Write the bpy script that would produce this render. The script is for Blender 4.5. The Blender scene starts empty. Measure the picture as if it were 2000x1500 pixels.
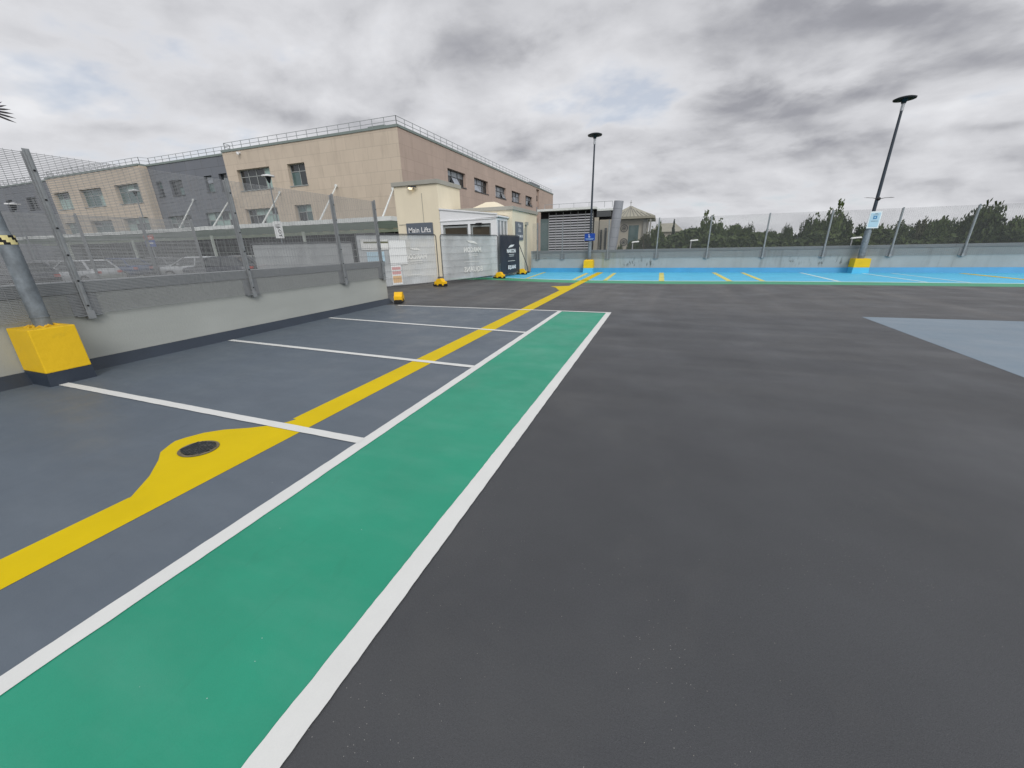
import bpy, bmesh, math, random
from mathutils import Vector, Matrix
random.seed(11)
S = bpy.context.scene
COL = S.collection
R = math.radians

# ------------------------------------------------------------------ camera
F, PITCH, ROLL, HEAD, CH = 743.457, 0.347717, -0.022305, -0.362273, 1.65
def cam_axes():
    cp, sp, cr, sr, ch, sh = (math.cos(PITCH), math.sin(PITCH), math.cos(ROLL), math.sin(ROLL), math.cos(HEAD), math.sin(HEAD))
    Rz = Matrix(((ch, -sh, 0), (sh, ch, 0), (0, 0, 1)))
    M = Matrix(((1, 0, 0), (0, -sp, -cp), (0, cp, -sp)))
    Rr = Matrix(((cr, -sr, 0), (sr, cr, 0), (0, 0, 1)))
    return Rr @ M @ Rz
AX = cam_axes()
cd = bpy.data.cameras.new('camera'); cam = bpy.data.objects.new('camera', cd); COL.objects.link(cam)
cd.sensor_width = 36; cd.lens = F / 2000 * 36; cd.clip_start = 0.05; cd.clip_end = 3000
m = Matrix((AX[0], -AX[1], -AX[2])).transposed().to_4x4(); m.translation = (0, 0, CH)
cam.matrix_world = m; S.camera = cam
def ray(u, v): return AX.transposed() @ Vector(((u - 1000) / F, (v - 750) / F, 1))
def at(u, v, Y):                      # a point of the survey at depth Y
    d = ray(u, v); t = Y / d.y; return Vector((d.x * t, Y, CH + d.z * t))
def gd(u, v, z=0):
    d = ray(u, v); t = (z - CH) / d.z; return Vector((d.x * t, d.y * t, z))

# ------------------------------------------------------------------ render, light
S.view_settings.view_transform = 'Standard'; S.view_settings.look = 'None'; S.view_settings.exposure = 0
SUN_EL, SUN_AZ = R(36), R(142)       # azimuth measured clockwise from +Y
sd = bpy.data.lights.new('sun', 'SUN'); sd.energy = 1.15; sd.angle = R(22); sd.color = (1, .965, .92)
so = bpy.data.objects.new('sun', sd); COL.objects.link(so)
sdir = Vector((math.sin(SUN_AZ) * math.cos(SUN_EL), math.cos(SUN_AZ) * math.cos(SUN_EL), math.sin(SUN_EL)))
so.rotation_euler = (-sdir).to_track_quat('-Z', 'Y').to_euler(); so.location = (0, -5, 30)

# ------------------------------------------------------------------ node helpers
class NT:
    def __init__(s, tree): s.t = tree; s.n = tree.nodes; s.l = tree.links
    def node(s, typ, **kw):
        n = s.n.new(typ)
        for k, v in kw.items():
            if k.startswith('i_'):
                key = k[2:]; key = int(key) if key.isdigit() else key
                n.inputs[key].default_value = v
            else: setattr(n, k, v)
        return n
    def link(s, a, b): s.l.new(a, b)
    def put(s, sock, v):
        if isinstance(v, (int, float)): sock.default_value = v
        elif isinstance(v, (tuple, list)): sock.default_value = v
        else: s.link(v, sock)
    def math(s, op, a, b=0.0, c=None, clamp=False):
        n = s.n.new('ShaderNodeMath'); n.operation = op; n.use_clamp = clamp
        s.put(n.inputs[0], a); s.put(n.inputs[1], b)
        if c is not None: s.put(n.inputs[2], c)
        return n.outputs[0]
    def vmath(s, op, a, b=(0, 0, 0)):
        n = s.n.new('ShaderNodeVectorMath'); n.operation = op; s.put(n.inputs[0], a); s.put(n.inputs[1], b)
        return n.outputs['Value'] if op in ('DOT_PRODUCT', 'LENGTH') else n.outputs[0]
    def mix(s, f, a, b, blend='MIX'):
        n = s.n.new('ShaderNodeMix'); n.data_type = 'RGBA'; n.blend_type = blend
        s.put(n.inputs['Factor'], f)
        s.put(n.inputs[6], (*a, 1) if isinstance(a, tuple) and len(a) == 3 else a)
        s.put(n.inputs[7], (*b, 1) if isinstance(b, tuple) and len(b) == 3 else b)
        return n.outputs[2]
    def rng(s, v, a, b, c=0.0, d=1.0, smooth=False):
        n = s.n.new('ShaderNodeMapRange'); n.clamp = True
        if smooth: n.interpolation_type = 'SMOOTHSTEP'
        s.put(n.inputs[0], v)
        for i, x in enumerate((a, b, c, d)): n.inputs[i + 1].default_value = x
        return n.outputs[0]
    def noise(s, vec, scale, detail=4, rough=.55, dist=0.0):
        n = s.n.new('ShaderNodeTexNoise'); s.put(n.inputs['Vector'], vec)
        n.inputs['Scale'].default_value = scale; n.inputs['Detail'].default_value = detail
        n.inputs['Roughness'].default_value = rough; n.inputs['Distortion'].default_value = dist
        return n.outputs[0]
    def comb(s, x, y, z):
        n = s.n.new('ShaderNodeCombineXYZ')
        for i, v in enumerate((x, y, z)): s.put(n.inputs[i], v)
        return n.outputs[0]
    def sep(s, v):
        n = s.n.new('ShaderNodeSeparateXYZ'); s.put(n.inputs[0], v); return n.outputs
    def scl(s, v, k): return s.vmath('MULTIPLY', v, k)

# ------------------------------------------------------------------ world: daylight sky behind broken overcast
W = bpy.data.worlds.new('World'); S.world = W; W.use_nodes = True
t = NT(W.node_tree); t.n.clear()
geo = t.node('ShaderNodeTexCoord'); D = t.vmath('NORMALIZE', geo.outputs['Generated'])
dx, dy, dz = t.sep(D)
zc = t.math('ADD', t.math('MAXIMUM', dz, 0.0), .30)
px_ = t.math('DIVIDE', dx, zc); py_ = t.math('DIVIDE', dy, zc)
P = t.comb(px_, py_, 0.0)
# stretch along the drift of the clouds
Pr = t.node('ShaderNodeMapping'); t.link(P, Pr.inputs[0]); Pr.inputs['Rotation'].default_value = (0, 0, R(-28)); Pr.inputs['Scale'].default_value = (.85, 1.1, 1)
P2 = Pr.outputs[0]
w1 = t.noise(P2, .55, 3, .5)
big = t.noise(t.vmath('ADD', P2, t.comb(t.math('MULTIPLY', w1, 1.3), w1, 3.1)), 1.45, 7, .52, .1)
fine = t.noise(t.vmath('ADD', P2, (7, 2, 1)), 4.6, 7, .55, .2)
huge = t.noise(t.vmath('ADD', P2, (3, 9, 1)), .28, 2, .5)
dens = t.math('ADD', t.math('MULTIPLY', big, .74), t.math('ADD', t.math('MULTIPLY', fine, .32), t.math('MULTIPLY', huge, .04)))
def blob(u, v, a, b, ang, amp):
    c = ray(u, v).normalized(); e = (ray(u + 50 * math.cos(R(ang)), v + 50 * math.sin(R(ang))).normalized() - c).normalized()
    n = c.cross(e)
    k = ray(u + 50, v).normalized() - c; sc = k.length / 50
    s1 = t.math('DIVIDE', t.math('SUBTRACT', t.vmath('DOT_PRODUCT', D, tuple(e)), c.dot(e)), a * sc)
    s2 = t.math('DIVIDE', t.vmath('DOT_PRODUCT', D, tuple(n)), b * sc)
    wob = t.math('MULTIPLY', t.math('SUBTRACT', big, .5), 2.2)
    q = t.math('ADD', t.math('POWER', t.math('ADD', s1, wob), 2.0), t.math('POWER', t.math('ADD', s2, t.math('MULTIPLY', t.math('SUBTRACT', fine, .5), 2.4)), 2.0))
    front = t.rng(t.vmath('DOT_PRODUCT', D, tuple(c)), 0.0, .3)
    return t.math('MULTIPLY', t.math('MULTIPLY', t.math('EXPONENT', t.math('MULTIPLY', q, -1.0)), amp), front)
for bdef in [(1820, 40, 340, 62, 2, .22), (1690, 175, 330, 42, -12, .24), (1420, 205, 110, 40, -8, .14), (60, 60, 160, 60, 0, -.01), (420, 300, 200, 16, -6, -.05), (1940, 245, 120, 18, -6, .18),
             (1590, 292, 90, 20, -8, .13), (380, 165, 330, 34, 14, .11), (200, 243, 130, 20, 4, .15), (560, 145, 60, 22, 0, .12),
             (330, 20, 60, 40, 0, .12), (1000, 0, 260, 24, 2, .06), (900, 120, 90, 60, 20, .06),
             (1250, 190, 130, 90, -20, -.07), (460, 60, 170, 34, 14, -.05), (760, 60, 90, 60, 0, -.05), (90, 300, 220, 22, 6, -.06),
             (1560, 235, 260, 14, -8, -.08), (1900, 190, 200, 14, -14, -.10), (1420, 270, 200, 18, -4, -.08), (1100, 60, 160, 50, 5, -.06), (700, 215, 130, 26, 6, -.07)]:
    dens = t.math('ADD', dens, blob(*bdef))
# lit tops and shaded undersides of the cloud lumps
P3 = t.comb(t.math('MULTIPLY', px_, .95), py_, 0.0)
m1 = t.noise(t.vmath('ADD', P3, t.comb(w1, t.math('MULTIPLY', w1, .7), 5.0)), 2.3, 6, .52, .1)
m2 = t.noise(t.vmath('ADD', t.vmath('ADD', P3, (-.035, .115, 0)), t.comb(w1, t.math('MULTIPLY', w1, .7), 5.0)), 2.3, 6, .52, .1)
dens = t.math('ADD', t.math('MULTIPLY', t.math('SUBTRACT', dens, .53), 1.18), .435)
dens = t.math('ADD', dens, t.math('MULTIPLY', t.math('SUBTRACT', m1, m2), .85))
cr = t.node('ShaderNodeValToRGB'); t.link(dens, cr.inputs[0])
el = cr.color_ramp.elements
el[0].position = .12; el[0].color = (.86, .87, .90, 1)
el[1].position = .98; el[1].color = (.26, .265, .295, 1)
for p_, c_ in ((.36, (.73, .735, .765, 1)), (.54, (.60, .605, .635, 1)), (.64, (.48, .485, .515, 1)), (.76, (.345, .35, .385, 1))):
    e_ = el.new(p_); e_.color = c_
cloud = cr.outputs[0]
hz = t.rng(dz, 0.0, .22, 1.0, 0.0, True)
cloud = t.mix(t.math('MULTIPLY', hz, .15), cloud, (.60, .61, .635))
up = t.rng(dz, .55, 1.0, 0.0, 1.0, True)
cloud = t.mix(t.math('MULTIPLY', up, .5), cloud, (1.0, 1.0, 1.02))
sky = t.node('ShaderNodeTexSky', sky_type='NISHITA', sun_disc=False, sun_elevation=SUN_EL, sun_rotation=SUN_AZ)
skyc = t.mix(1.0, sky.outputs[0], (.085, .085, .085), 'MULTIPLY')
gap = t.math('MULTIPLY', t.math('MULTIPLY', t.rng(dens, .42, .26, 0, 1, True), t.rng(t.noise(P2, 1.9, 5, .6), .48, .62)), .55)
colr = t.mix(gap, cloud, t.mix(.35, skyc, (.66, .73, .88)))
fill_glow = t.math('POWER', t.math('MAXIMUM', t.vmath('DOT_PRODUCT', D, (.52, -.66, .54)), 0.0), 2.0)  # extra sky brightness around the sun, behind the camera, added to lift upright faces
colr = t.mix(1.0, colr, t.mix(fill_glow, (1, 1, 1), (1.9, 1.88, 1.82)), 'MULTIPLY')
ground_dim = t.rng(dz, -.25, -.02)
colr = t.mix(ground_dim, (.10, .10, .10), colr)
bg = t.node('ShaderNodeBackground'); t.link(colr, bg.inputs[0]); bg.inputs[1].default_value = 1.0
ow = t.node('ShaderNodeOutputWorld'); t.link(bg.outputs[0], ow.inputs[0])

# ------------------------------------------------------------------ materials
MATS = {}
def srgb(r, g, b):
    f = lambda c: (c / 255 / 12.92) if c / 255 <= .04045 else ((c / 255 + .055) / 1.055) ** 2.4
    return (f(r), f(g), f(b))
def surf(name, col, var=.10, scale=2.5, rough=.75, metal=0.0, bump=0.0, bscale=60, spec=.35, streak=None, dirt=0.0, grain=0.0, fn=None):
    mt = bpy.data.materials.new(name); mt.use_nodes = True
    t = NT(mt.node_tree); bs = t.n['Principled BSDF']
    tc = t.node('ShaderNodeTexCoord'); V = tc.outputs['Object']
    n1 = t.noise(V, scale, 5, .6)
    c = t.mix(t.rng(n1, .25, .75), tuple(x * (1 - var) for x in col), tuple(min(1, x * (1 + var)) for x in col))
    if streak:
        n2 = t.noise(t.scl(V, streak), 1.0, 5, .6)
        c = t.mix(t.math('MULTIPLY', t.rng(n2, .35, .72), .5), c, tuple(x * (1 - 2.2 * var) for x in col))
    if dirt:
        n3 = t.noise(V, scale * .6 + .3, 6, .65, .5)
        c = t.mix(t.math('MULTIPLY', t.rng(n3, .5, .72), dirt), c, tuple(x * .45 for x in col))
    if grain:
        n4 = t.noise(V, 220, 2, .5)
        c = t.mix(1.0, c, t.mix(n4, (1 - grain,) * 3, (1 + grain,) * 3), 'MULTIPLY')
    if fn: c = fn(t, V, c, bs)
    t.link(c, bs.inputs['Base Color'])
    bs.inputs['Roughness'].default_value = rough; bs.inputs['Metallic'].default_value = metal
    bs.inputs['Specular IOR Level'].default_value = spec
    if bump:
        bn = t.node('ShaderNodeBump'); bn.inputs['Strength'].default_value = bump; bn.inputs['Distance'].default_value = .01
        t.link(t.noise(V, bscale, 4, .6), bn.inputs['Height']); t.link(bn.outputs[0], bs.inputs['Normal'])
    MATS[name] = mt; return mt

def specks(t, V, c, dens_scale=26, thr=.045, amt=.9, col=(.55, .54, .5)):
    vo = t.node('ShaderNodeTexVoronoi'); t.link(V, vo.inputs['Vector']); vo.inputs['Scale'].default_value = dens_scale
    pick = t.math('LESS_THAN', vo.outputs['Distance'], thr)
    rnd = t.sep(vo.outputs['Color'])[0]
    clus = t.rng(t.noise(V, 1.1, 3), .4, .65)
    keep = t.math('GREATER_THAN', t.math('MULTIPLY', rnd, clus), .42)
    return t.mix(t.math('MULTIPLY', t.math('MULTIPLY', pick, keep), amt), c, col)
def wiggle(name): pass
def asphalt_fn(t, V, c, bs):
    x, y, z = t.sep(V)
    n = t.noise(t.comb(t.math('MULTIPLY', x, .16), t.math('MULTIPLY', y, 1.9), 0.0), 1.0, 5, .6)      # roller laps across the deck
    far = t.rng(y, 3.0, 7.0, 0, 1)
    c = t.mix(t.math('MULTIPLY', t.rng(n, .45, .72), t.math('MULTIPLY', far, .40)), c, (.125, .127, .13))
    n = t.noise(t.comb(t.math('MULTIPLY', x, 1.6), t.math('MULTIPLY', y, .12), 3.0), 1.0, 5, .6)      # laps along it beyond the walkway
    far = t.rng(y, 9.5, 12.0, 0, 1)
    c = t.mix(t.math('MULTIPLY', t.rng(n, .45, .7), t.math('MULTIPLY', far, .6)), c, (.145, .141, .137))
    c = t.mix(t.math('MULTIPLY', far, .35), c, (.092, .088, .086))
    gm = t.noise(V, 120, 3, .7); c = t.mix(1.0, c, t.mix(t.rng(gm, .3, .7), (.86, .86, .86), (1.14, 1.14, 1.14)), 'MULTIPLY')
    sm = t.noise(V, .45, 5, .65, .8); c = t.mix(t.math('MULTIPLY', t.rng(sm, .5, .72), .35), c, (.045, .046, .05))
    sm = t.noise(t.vmath('ADD', V, (31, 7, 0)), .7, 5, .6, .5); c = t.mix(t.math('MULTIPLY', t.rng(sm, .55, .75), .25), c, (.115, .115, .112))
    c = specks(t, V, c, 56, .08, .5); c = specks(t, t.vmath('ADD', V, (1.7, 9.1, 0)), c, 44, .06, .5, (.5, .47, .40))
    c = specks(t, t.vmath('ADD', V, (5.3, 2.2, 0)), c, 24, .022, .45, (.5, .48, .44))
    rr = t.rng(t.noise(V, .9, 4), .3, .7, .42, .68); t.link(rr, bs.inputs['Roughness'])
    return c
def paint_fn(amt=.25, dark=(.05, .06, .07), sc=.9, light=.5):
    def f(t, V, c, bs):
        n = t.noise(V, sc, 6, .62, .6)
        c = t.mix(t.math('MULTIPLY', t.rng(n, .52, .74), amt), c, dark)
        n = t.noise(t.scl(V, (1, 3.2, 1)), 1.2, 4, .6)
        c = t.mix(t.math('MULTIPLY', t.rng(n, .45, .8), amt * light * .5), c, (.55, .62, .68))
        n = t.noise(t.scl(V, (9, 2.2, 1)), 1.0, 6, .7, 1.0)
        c = t.mix(t.math('MULTIPLY', t.math('MULTIPLY', t.rng(n, .58, .70), t.rng(t.noise(V, .35, 3), .45, .65)), amt * 1.1), c, dark)
        rr = t.rng(t.noise(V, 1.4, 4), .3, .7, .34, .62); t.link(rr, bs.inputs['Roughness'])
        return specks(t, V, c, 14, .028, .6, (.8, .8, .78))
    return f
M = MATS
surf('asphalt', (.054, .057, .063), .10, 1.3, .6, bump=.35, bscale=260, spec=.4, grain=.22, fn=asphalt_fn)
surf('bay_paint', (.098, .122, .152), .07, .5, .5, bump=.15, bscale=160, grain=.07, fn=paint_fn(.30, (.068, .08, .10), .55, .25))
surf('ramp_paint', (.165, .215, .265), .07, .7, .5, bump=.1, bscale=120, grain=.05, fn=paint_fn(.18, (.11, .14, .17)))
surf('green_paint', (.019, .265, .165), .09, 1.1, .5, bump=.12, bscale=160, grain=.05, fn=paint_fn(.22, (.022, .17, .105), .8, .35))
surf('green_edge', (.05, .30, .16), .1, 1.1, .5)
surf('white_paint', (.63, .64, .63), .04, 3, .6, grain=.05, dirt=.06)
surf('yellow_paint', (.61, .45, .0), .06, 2, .6, spec=.15, grain=.05, dirt=.10)
surf('blue_paint', (.085, .46, .70), .10, .9, .5, grain=.04)
surf('blue_upstand', (.04, .28, .52), .10, 1.5, .5)
surf('pale_yellow_paint', (.60, .56, .16), .18, 3, .6)
surf('pale_white_paint', (.55, .70, .70), .15, 3, .6)
surf('navy_paint', (.026, .036, .053), .15, 2, .45, bump=.3, bscale=20)
def wallstain(t, V, c, bs):
    x, y, z = t.sep(V)
    n = t.noise(t.comb(t.math('MULTIPLY', x, 2.2), t.math('MULTIPLY', y, 2.2), t.math('MULTIPLY', z, .35)), 1.0, 6, .68)
    big = t.noise(t.comb(t.math('MULTIPLY', x, .28), t.math('MULTIPLY', y, .28), 0.0), 1.0, 2, .5)
    k = t.math('MULTIPLY', t.rng(n, .5, .68), t.rng(big, .42, .60))
    c = t.mix(t.math('MULTIPLY', k, .45), c, (.12, .125, .11))
    m2 = t.noise(t.comb(t.math('MULTIPLY', x, 5.0), t.math('MULTIPLY', y, 5.0), t.math('MULTIPLY', z, 1.4)), 1.0, 7, .75)
    low = t.math('MULTIPLY', t.rng(z, .25, .45), t.rng(z, .95, .55))
    big2 = t.noise(t.comb(t.math('MULTIPLY', x, .35), t.math('MULTIPLY', y, .35), 7.0), 1.0, 2, .5)
    k2 = t.math('MULTIPLY', t.rng(m2, .52, .60), t.math('MULTIPLY', low, t.math('MAXIMUM', t.rng(big2, .56, .64), t.math('MAXIMUM', t.rng(t.math('ABSOLUTE', t.math('ADD', x, 1.1)), 1.5, .5), t.rng(t.math('ABSOLUTE', t.math('ADD', x, -8.3)), 1.2, .4)))))
    c = t.mix(t.math('MULTIPLY', k2, .85), c, (.045, .05, .04))
    g = t.math('MULTIPLY', t.rng(n, .42, .6), t.rng(t.math('ABSOLUTE', t.math('ADD', x, 3.2)), 1.3, .2))
    c = t.mix(t.math('MULTIPLY', g, .5), c, (.26, .27, .13))
    return c
surf('back_wall_concrete', (.35, .378, .38), .08, 1.2, .85, bump=.3, bscale=30, fn=wallstain)
surf('left_wall_concrete', (.385, .405, .385), .07, 1.0, .85, bump=.3, bscale=30, streak=(2.0, .5, 3.0), grain=.05)
surf('coping_metal', (.27, .29, .30), .08, 1.2, .5, .25, streak=(1, 1, .2))
surf('galvanised', (.29, .305, .315), .18, 9, .48, .45, bump=.1, bscale=40)
surf('galv_light', (.42, .43, .45), .12, 6, .42, .5)
surf('wire', (.235, .245, .255), .05, 3, .6, .0)
surf('wire_dark', (.15, .16, .165), .05, 3, .6, .0)
surf('wire_pale', (.25, .26, .265), .05, 3, .6, .0)
surf('frame_steel', (.085, .09, .095), .15, 6, .5, .3)
surf('bolt', (.02, .02, .022), .1, 5, .5, .5)
surf('pole_galv', (.22, .25, .275), .35, 9, .55, .25, dirt=.55, bump=.15, bscale=25, streak=(3, 3, .8))
surf('pole_dark', (.045, .055, .07), .15, 4, .4, .3)
surf('lamp_dark', (.018, .022, .027), .1, 4, .4, .2)
surf('black_rubber', (.012, .012, .013), .15, 8, .7)
surf('foot_yellow', (.85, .50, .008), .08, 6, .55)
def plinth_fn(t, V, c, bs):
    x, y, z = t.sep(V)
    n = t.noise(V, 4, 6, .7)
    edge = t.rng(t.math('ADD', z, t.math('MULTIPLY', n, .10)), .80, .84)
    c = t.mix(t.math('MULTIPLY', edge, .6), c, (.30, .16, .05))
    return t.mix(t.math('MULTIPLY', t.rng(n, .58, .7), .35), c, (.52, .36, .03))
surf('plinth_yellow', (.78, .50, .012), .06, 2.5, .6, bump=.5, bscale=14, fn=plinth_fn)
def stone_fn(bw, bh, amt, joint):
    def f(t, V, c, bs):
        x, y, z = t.sep(V)
        br = t.node('ShaderNodeTexBrick'); t.link(t.comb(t.math('ADD', x, y), z, 0.0), br.inputs['Vector'])
        br.offset = .5; br.inputs['Scale'].default_value = 1.0
        br.inputs['Brick Width'].default_value = bw; br.inputs['Row Height'].default_value = bh
        br.inputs['Mortar Size'].default_value = .022; br.inputs['Mortar Smooth'].default_value = .3; br.inputs['Bias'].default_value = 0
        br.inputs['Color1'].default_value = (1 - amt,) * 3 + (1,); br.inputs['Color2'].default_value = (1 + amt * .6, 1 + amt * .55, 1 + amt * .5, 1)
        br.inputs['Mortar'].default_value = (joint,) * 3 + (1,)
        c = t.mix(1.0, c, br.outputs['Color'], 'MULTIPLY')
        n = t.noise(t.comb(t.math('MULTIPLY', t.math('ADD', x, y), 1.3), t.math('MULTIPLY', z, .25), 0.0), 1.0, 5, .6)
        return t.mix(t.math('MULTIPLY', t.rng(n, .5, .75), .22), c, (.19, .15, .12))
    return f
surf('stone', (.55, .47, .385), .05, .35, .85, fn=stone_fn(1.75, 1.12, .035, .80))
surf('stone_side', (.46, .365, .315), .07, .25, .85, fn=stone_fn(1.75, 1.12, .045, .84))
surf('grey_cladding', (.155, .168, .195), .05, .4, .5, fn=stone_fn(3.0, 1.15, .05, .5))
surf('roof_trim', (.20, .24, .23), .06, 1, .5)
surf('flat_roof', (.14, .14, .14), .1, .5, .9)
surf('rail_metal', (.34, .36, .37), .1, 2, .5, .3)
surf('cream_render', (.75, .68, .53), .05, .8, .85, streak=(2.5, 2.5, .4), bump=.1, bscale=40)
surf('cream_trim', (.34, .335, .30), .08, 1, .7)
surf('pvc_white', (.74, .75, .77), .03, 2, .35)
surf('sign_grey', (.115, .135, .165), .04, 2, .4)
surf('sign_white', (.78, .80, .80), .03, 2, .45)
surf('sign_pale_blue', (.45, .62, .72), .06, 3, .4)
surf('sign_blue', (.008, .055, .30), .05, 3, .35)
surf('sign_mid_blue', (.06, .22, .42), .05, 3, .4)
surf('sign_red', (.42, .05, .03), .05, 3, .4)
surf('text_white', (.80, .80, .80), .01, 2, .5)
surf('text_dark', (.03, .03, .035), .01, 2, .5)
surf('banner_print', (.76, .77, .75), .05, 3, .6)
surf('banner_dark', (.028, .032, .045), .12, 1.6, .45, bump=.6, bscale=2.2)
surf('hazard_yellow', (.70, .62, .30), .05, 2, .5)
surf('canopy_green', (.42, .46, .40), .07, 1, .6, streak=(.5, .5, .5))
surf('canopy_white', (.66, .69, .68), .06, 1, .5, dirt=.3)
surf('frame_grey', (.30, .32, .32), .05, 1, .4)
surf('frame_dark', (.05, .055, .06), .05, 1, .4)
surf('interior_dark', (.012, .012, .014), .2, 1, .8)
surf('interior_brown', (.055, .045, .032), .3, 1.5, .8)
surf('blind', (.33, .44, .42), .10, 1.5, .5)
surf('blind_grey', (.34, .37, .42), .12, 1.5, .5)
surf('tarmac', (.085, .086, .085), .12, .4, .85, grain=.1)
surf('grass', (.060, .085, .030), .25, .5, .95)
surf('verge', (.16, .165, .10), .25, .5, .95)
surf('concrete_far', (.30, .30, .28), .1, .6, .85)
surf('slat_metal', (.55, .56, .60), .06, 2, .45, .2)
surf('column_panel', (.30, .32, .36), .05, 1, .5)
surf('rotunda_wall', (.42, .39, .33), .08, .5, .85)
def roof_fn(t, V, c, bs):
    return c
surf('rotunda_roof', (.30, .29, .24), .10, .7, .7)
surf('roof_slate', (.20, .20, .19), .1, .8, .7)
surf('drain_edge', (.14, .12, .08), .5, 18, .9)
surf('drain_gravel', (.16, .15, .14), .5, 30, .9)
surf('notice_pink', (.62, .36, .36), .1, 3, .6)
surf('notice_orange', (.70, .48, .28), .1, 3, .6)
surf('tyre', (.015, .015, .015), .1, 5, .8)
surf('rim', (.35, .35, .36), .1, 5, .35, .7)
for nm, c in (('car_silver', (.42, .44, .46)), ('car_dark', (.035, .04, .05)), ('car_white', (.48, .49, .50)), ('car_blue', (.04, .07, .16)), ('car_grey', (.16, .17, .18))):
    surf(nm, c, .03, 2, .25, .3, spec=.6)
surf('bird_black', (.014, .014, .017), .2, 20, .6)
surf('bark', (.09, .07, .05), .25, 6, .9)
def glass(name, col, rough=.06):
    mt = surf(name, col, .25, .6, rough, spec=.8); return mt
glass('glass_dark', (.022, .028, .032)); glass('glass_teal', (.075, .13, .13), .1); glass('glass_pale', (.22, .25, .28), .12)
def leaf(name, c1, c2):
    def f(t, V, c, bs):
        n = t.noise(V, .45, 3, .6); n2 = t.noise(V, 2.2, 3, .6)
        c = t.mix(t.rng(n, .35, .65), c1, c2)
        return t.mix(t.math('MULTIPLY', t.rng(n2, .4, .7), .55), c, tuple(x * .45 for x in c1))
    return surf(name, c1, .2, 1, .7, fn=f, spec=.2)
leaf('leaf_dark', (.036, .056, .017), (.074, .100, .030)); leaf('leaf_mid', (.056, .086, .025), (.110, .145, .045)); leaf('leaf_conifer', (.014, .028, .018), (.026, .045, .026))
leaf('leaf_brown', (.045, .05, .022), (.085, .085, .035))
def veil(name, col, alpha):
    mt = surf(name, col, .10, 1.2, .8, bump=.5, bscale=3); t = NT(mt.node_tree)
    tc = t.node('ShaderNodeTexCoord')
    n = t.noise(t.scl(tc.outputs['Object'], (1.4, 1.4, .9)), 1.0, 4, .55, .8)
    a = t.rng(n, .35, .7, alpha - .10, alpha + .10)
    t.link(a, t.n['Principled BSDF'].inputs['Alpha']); return mt
veil('banner_veil', (.56, .59, .605), .84)
veil('banner_grey', (.36, .38, .39), .9)
mt = surf('frosted_canopy', (.50, .55, .47), .06, 1, .7); t = NT(mt.node_tree); tl = t.node('ShaderNodeBsdfTranslucent'); tl.inputs[0].default_value = (.85, .92, .80, 1)
mx = t.node('ShaderNodeMixShader'); mx.inputs[0].default_value = .85; t.link(t.n['Principled BSDF'].outputs[0], mx.inputs[1]); t.link(tl.outputs[0], mx.inputs[2]); t.link(mx.outputs[0], t.n['Material Output'].inputs[0])
mt = surf('lit_lens', (.9, .8, .6)); b_ = mt.node_tree.nodes['Principled BSDF']; b_.inputs['Emission Color'].default_value = (1, .82, .55, 1); b_.inputs['Emission Strength'].default_value = 1.2

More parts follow.
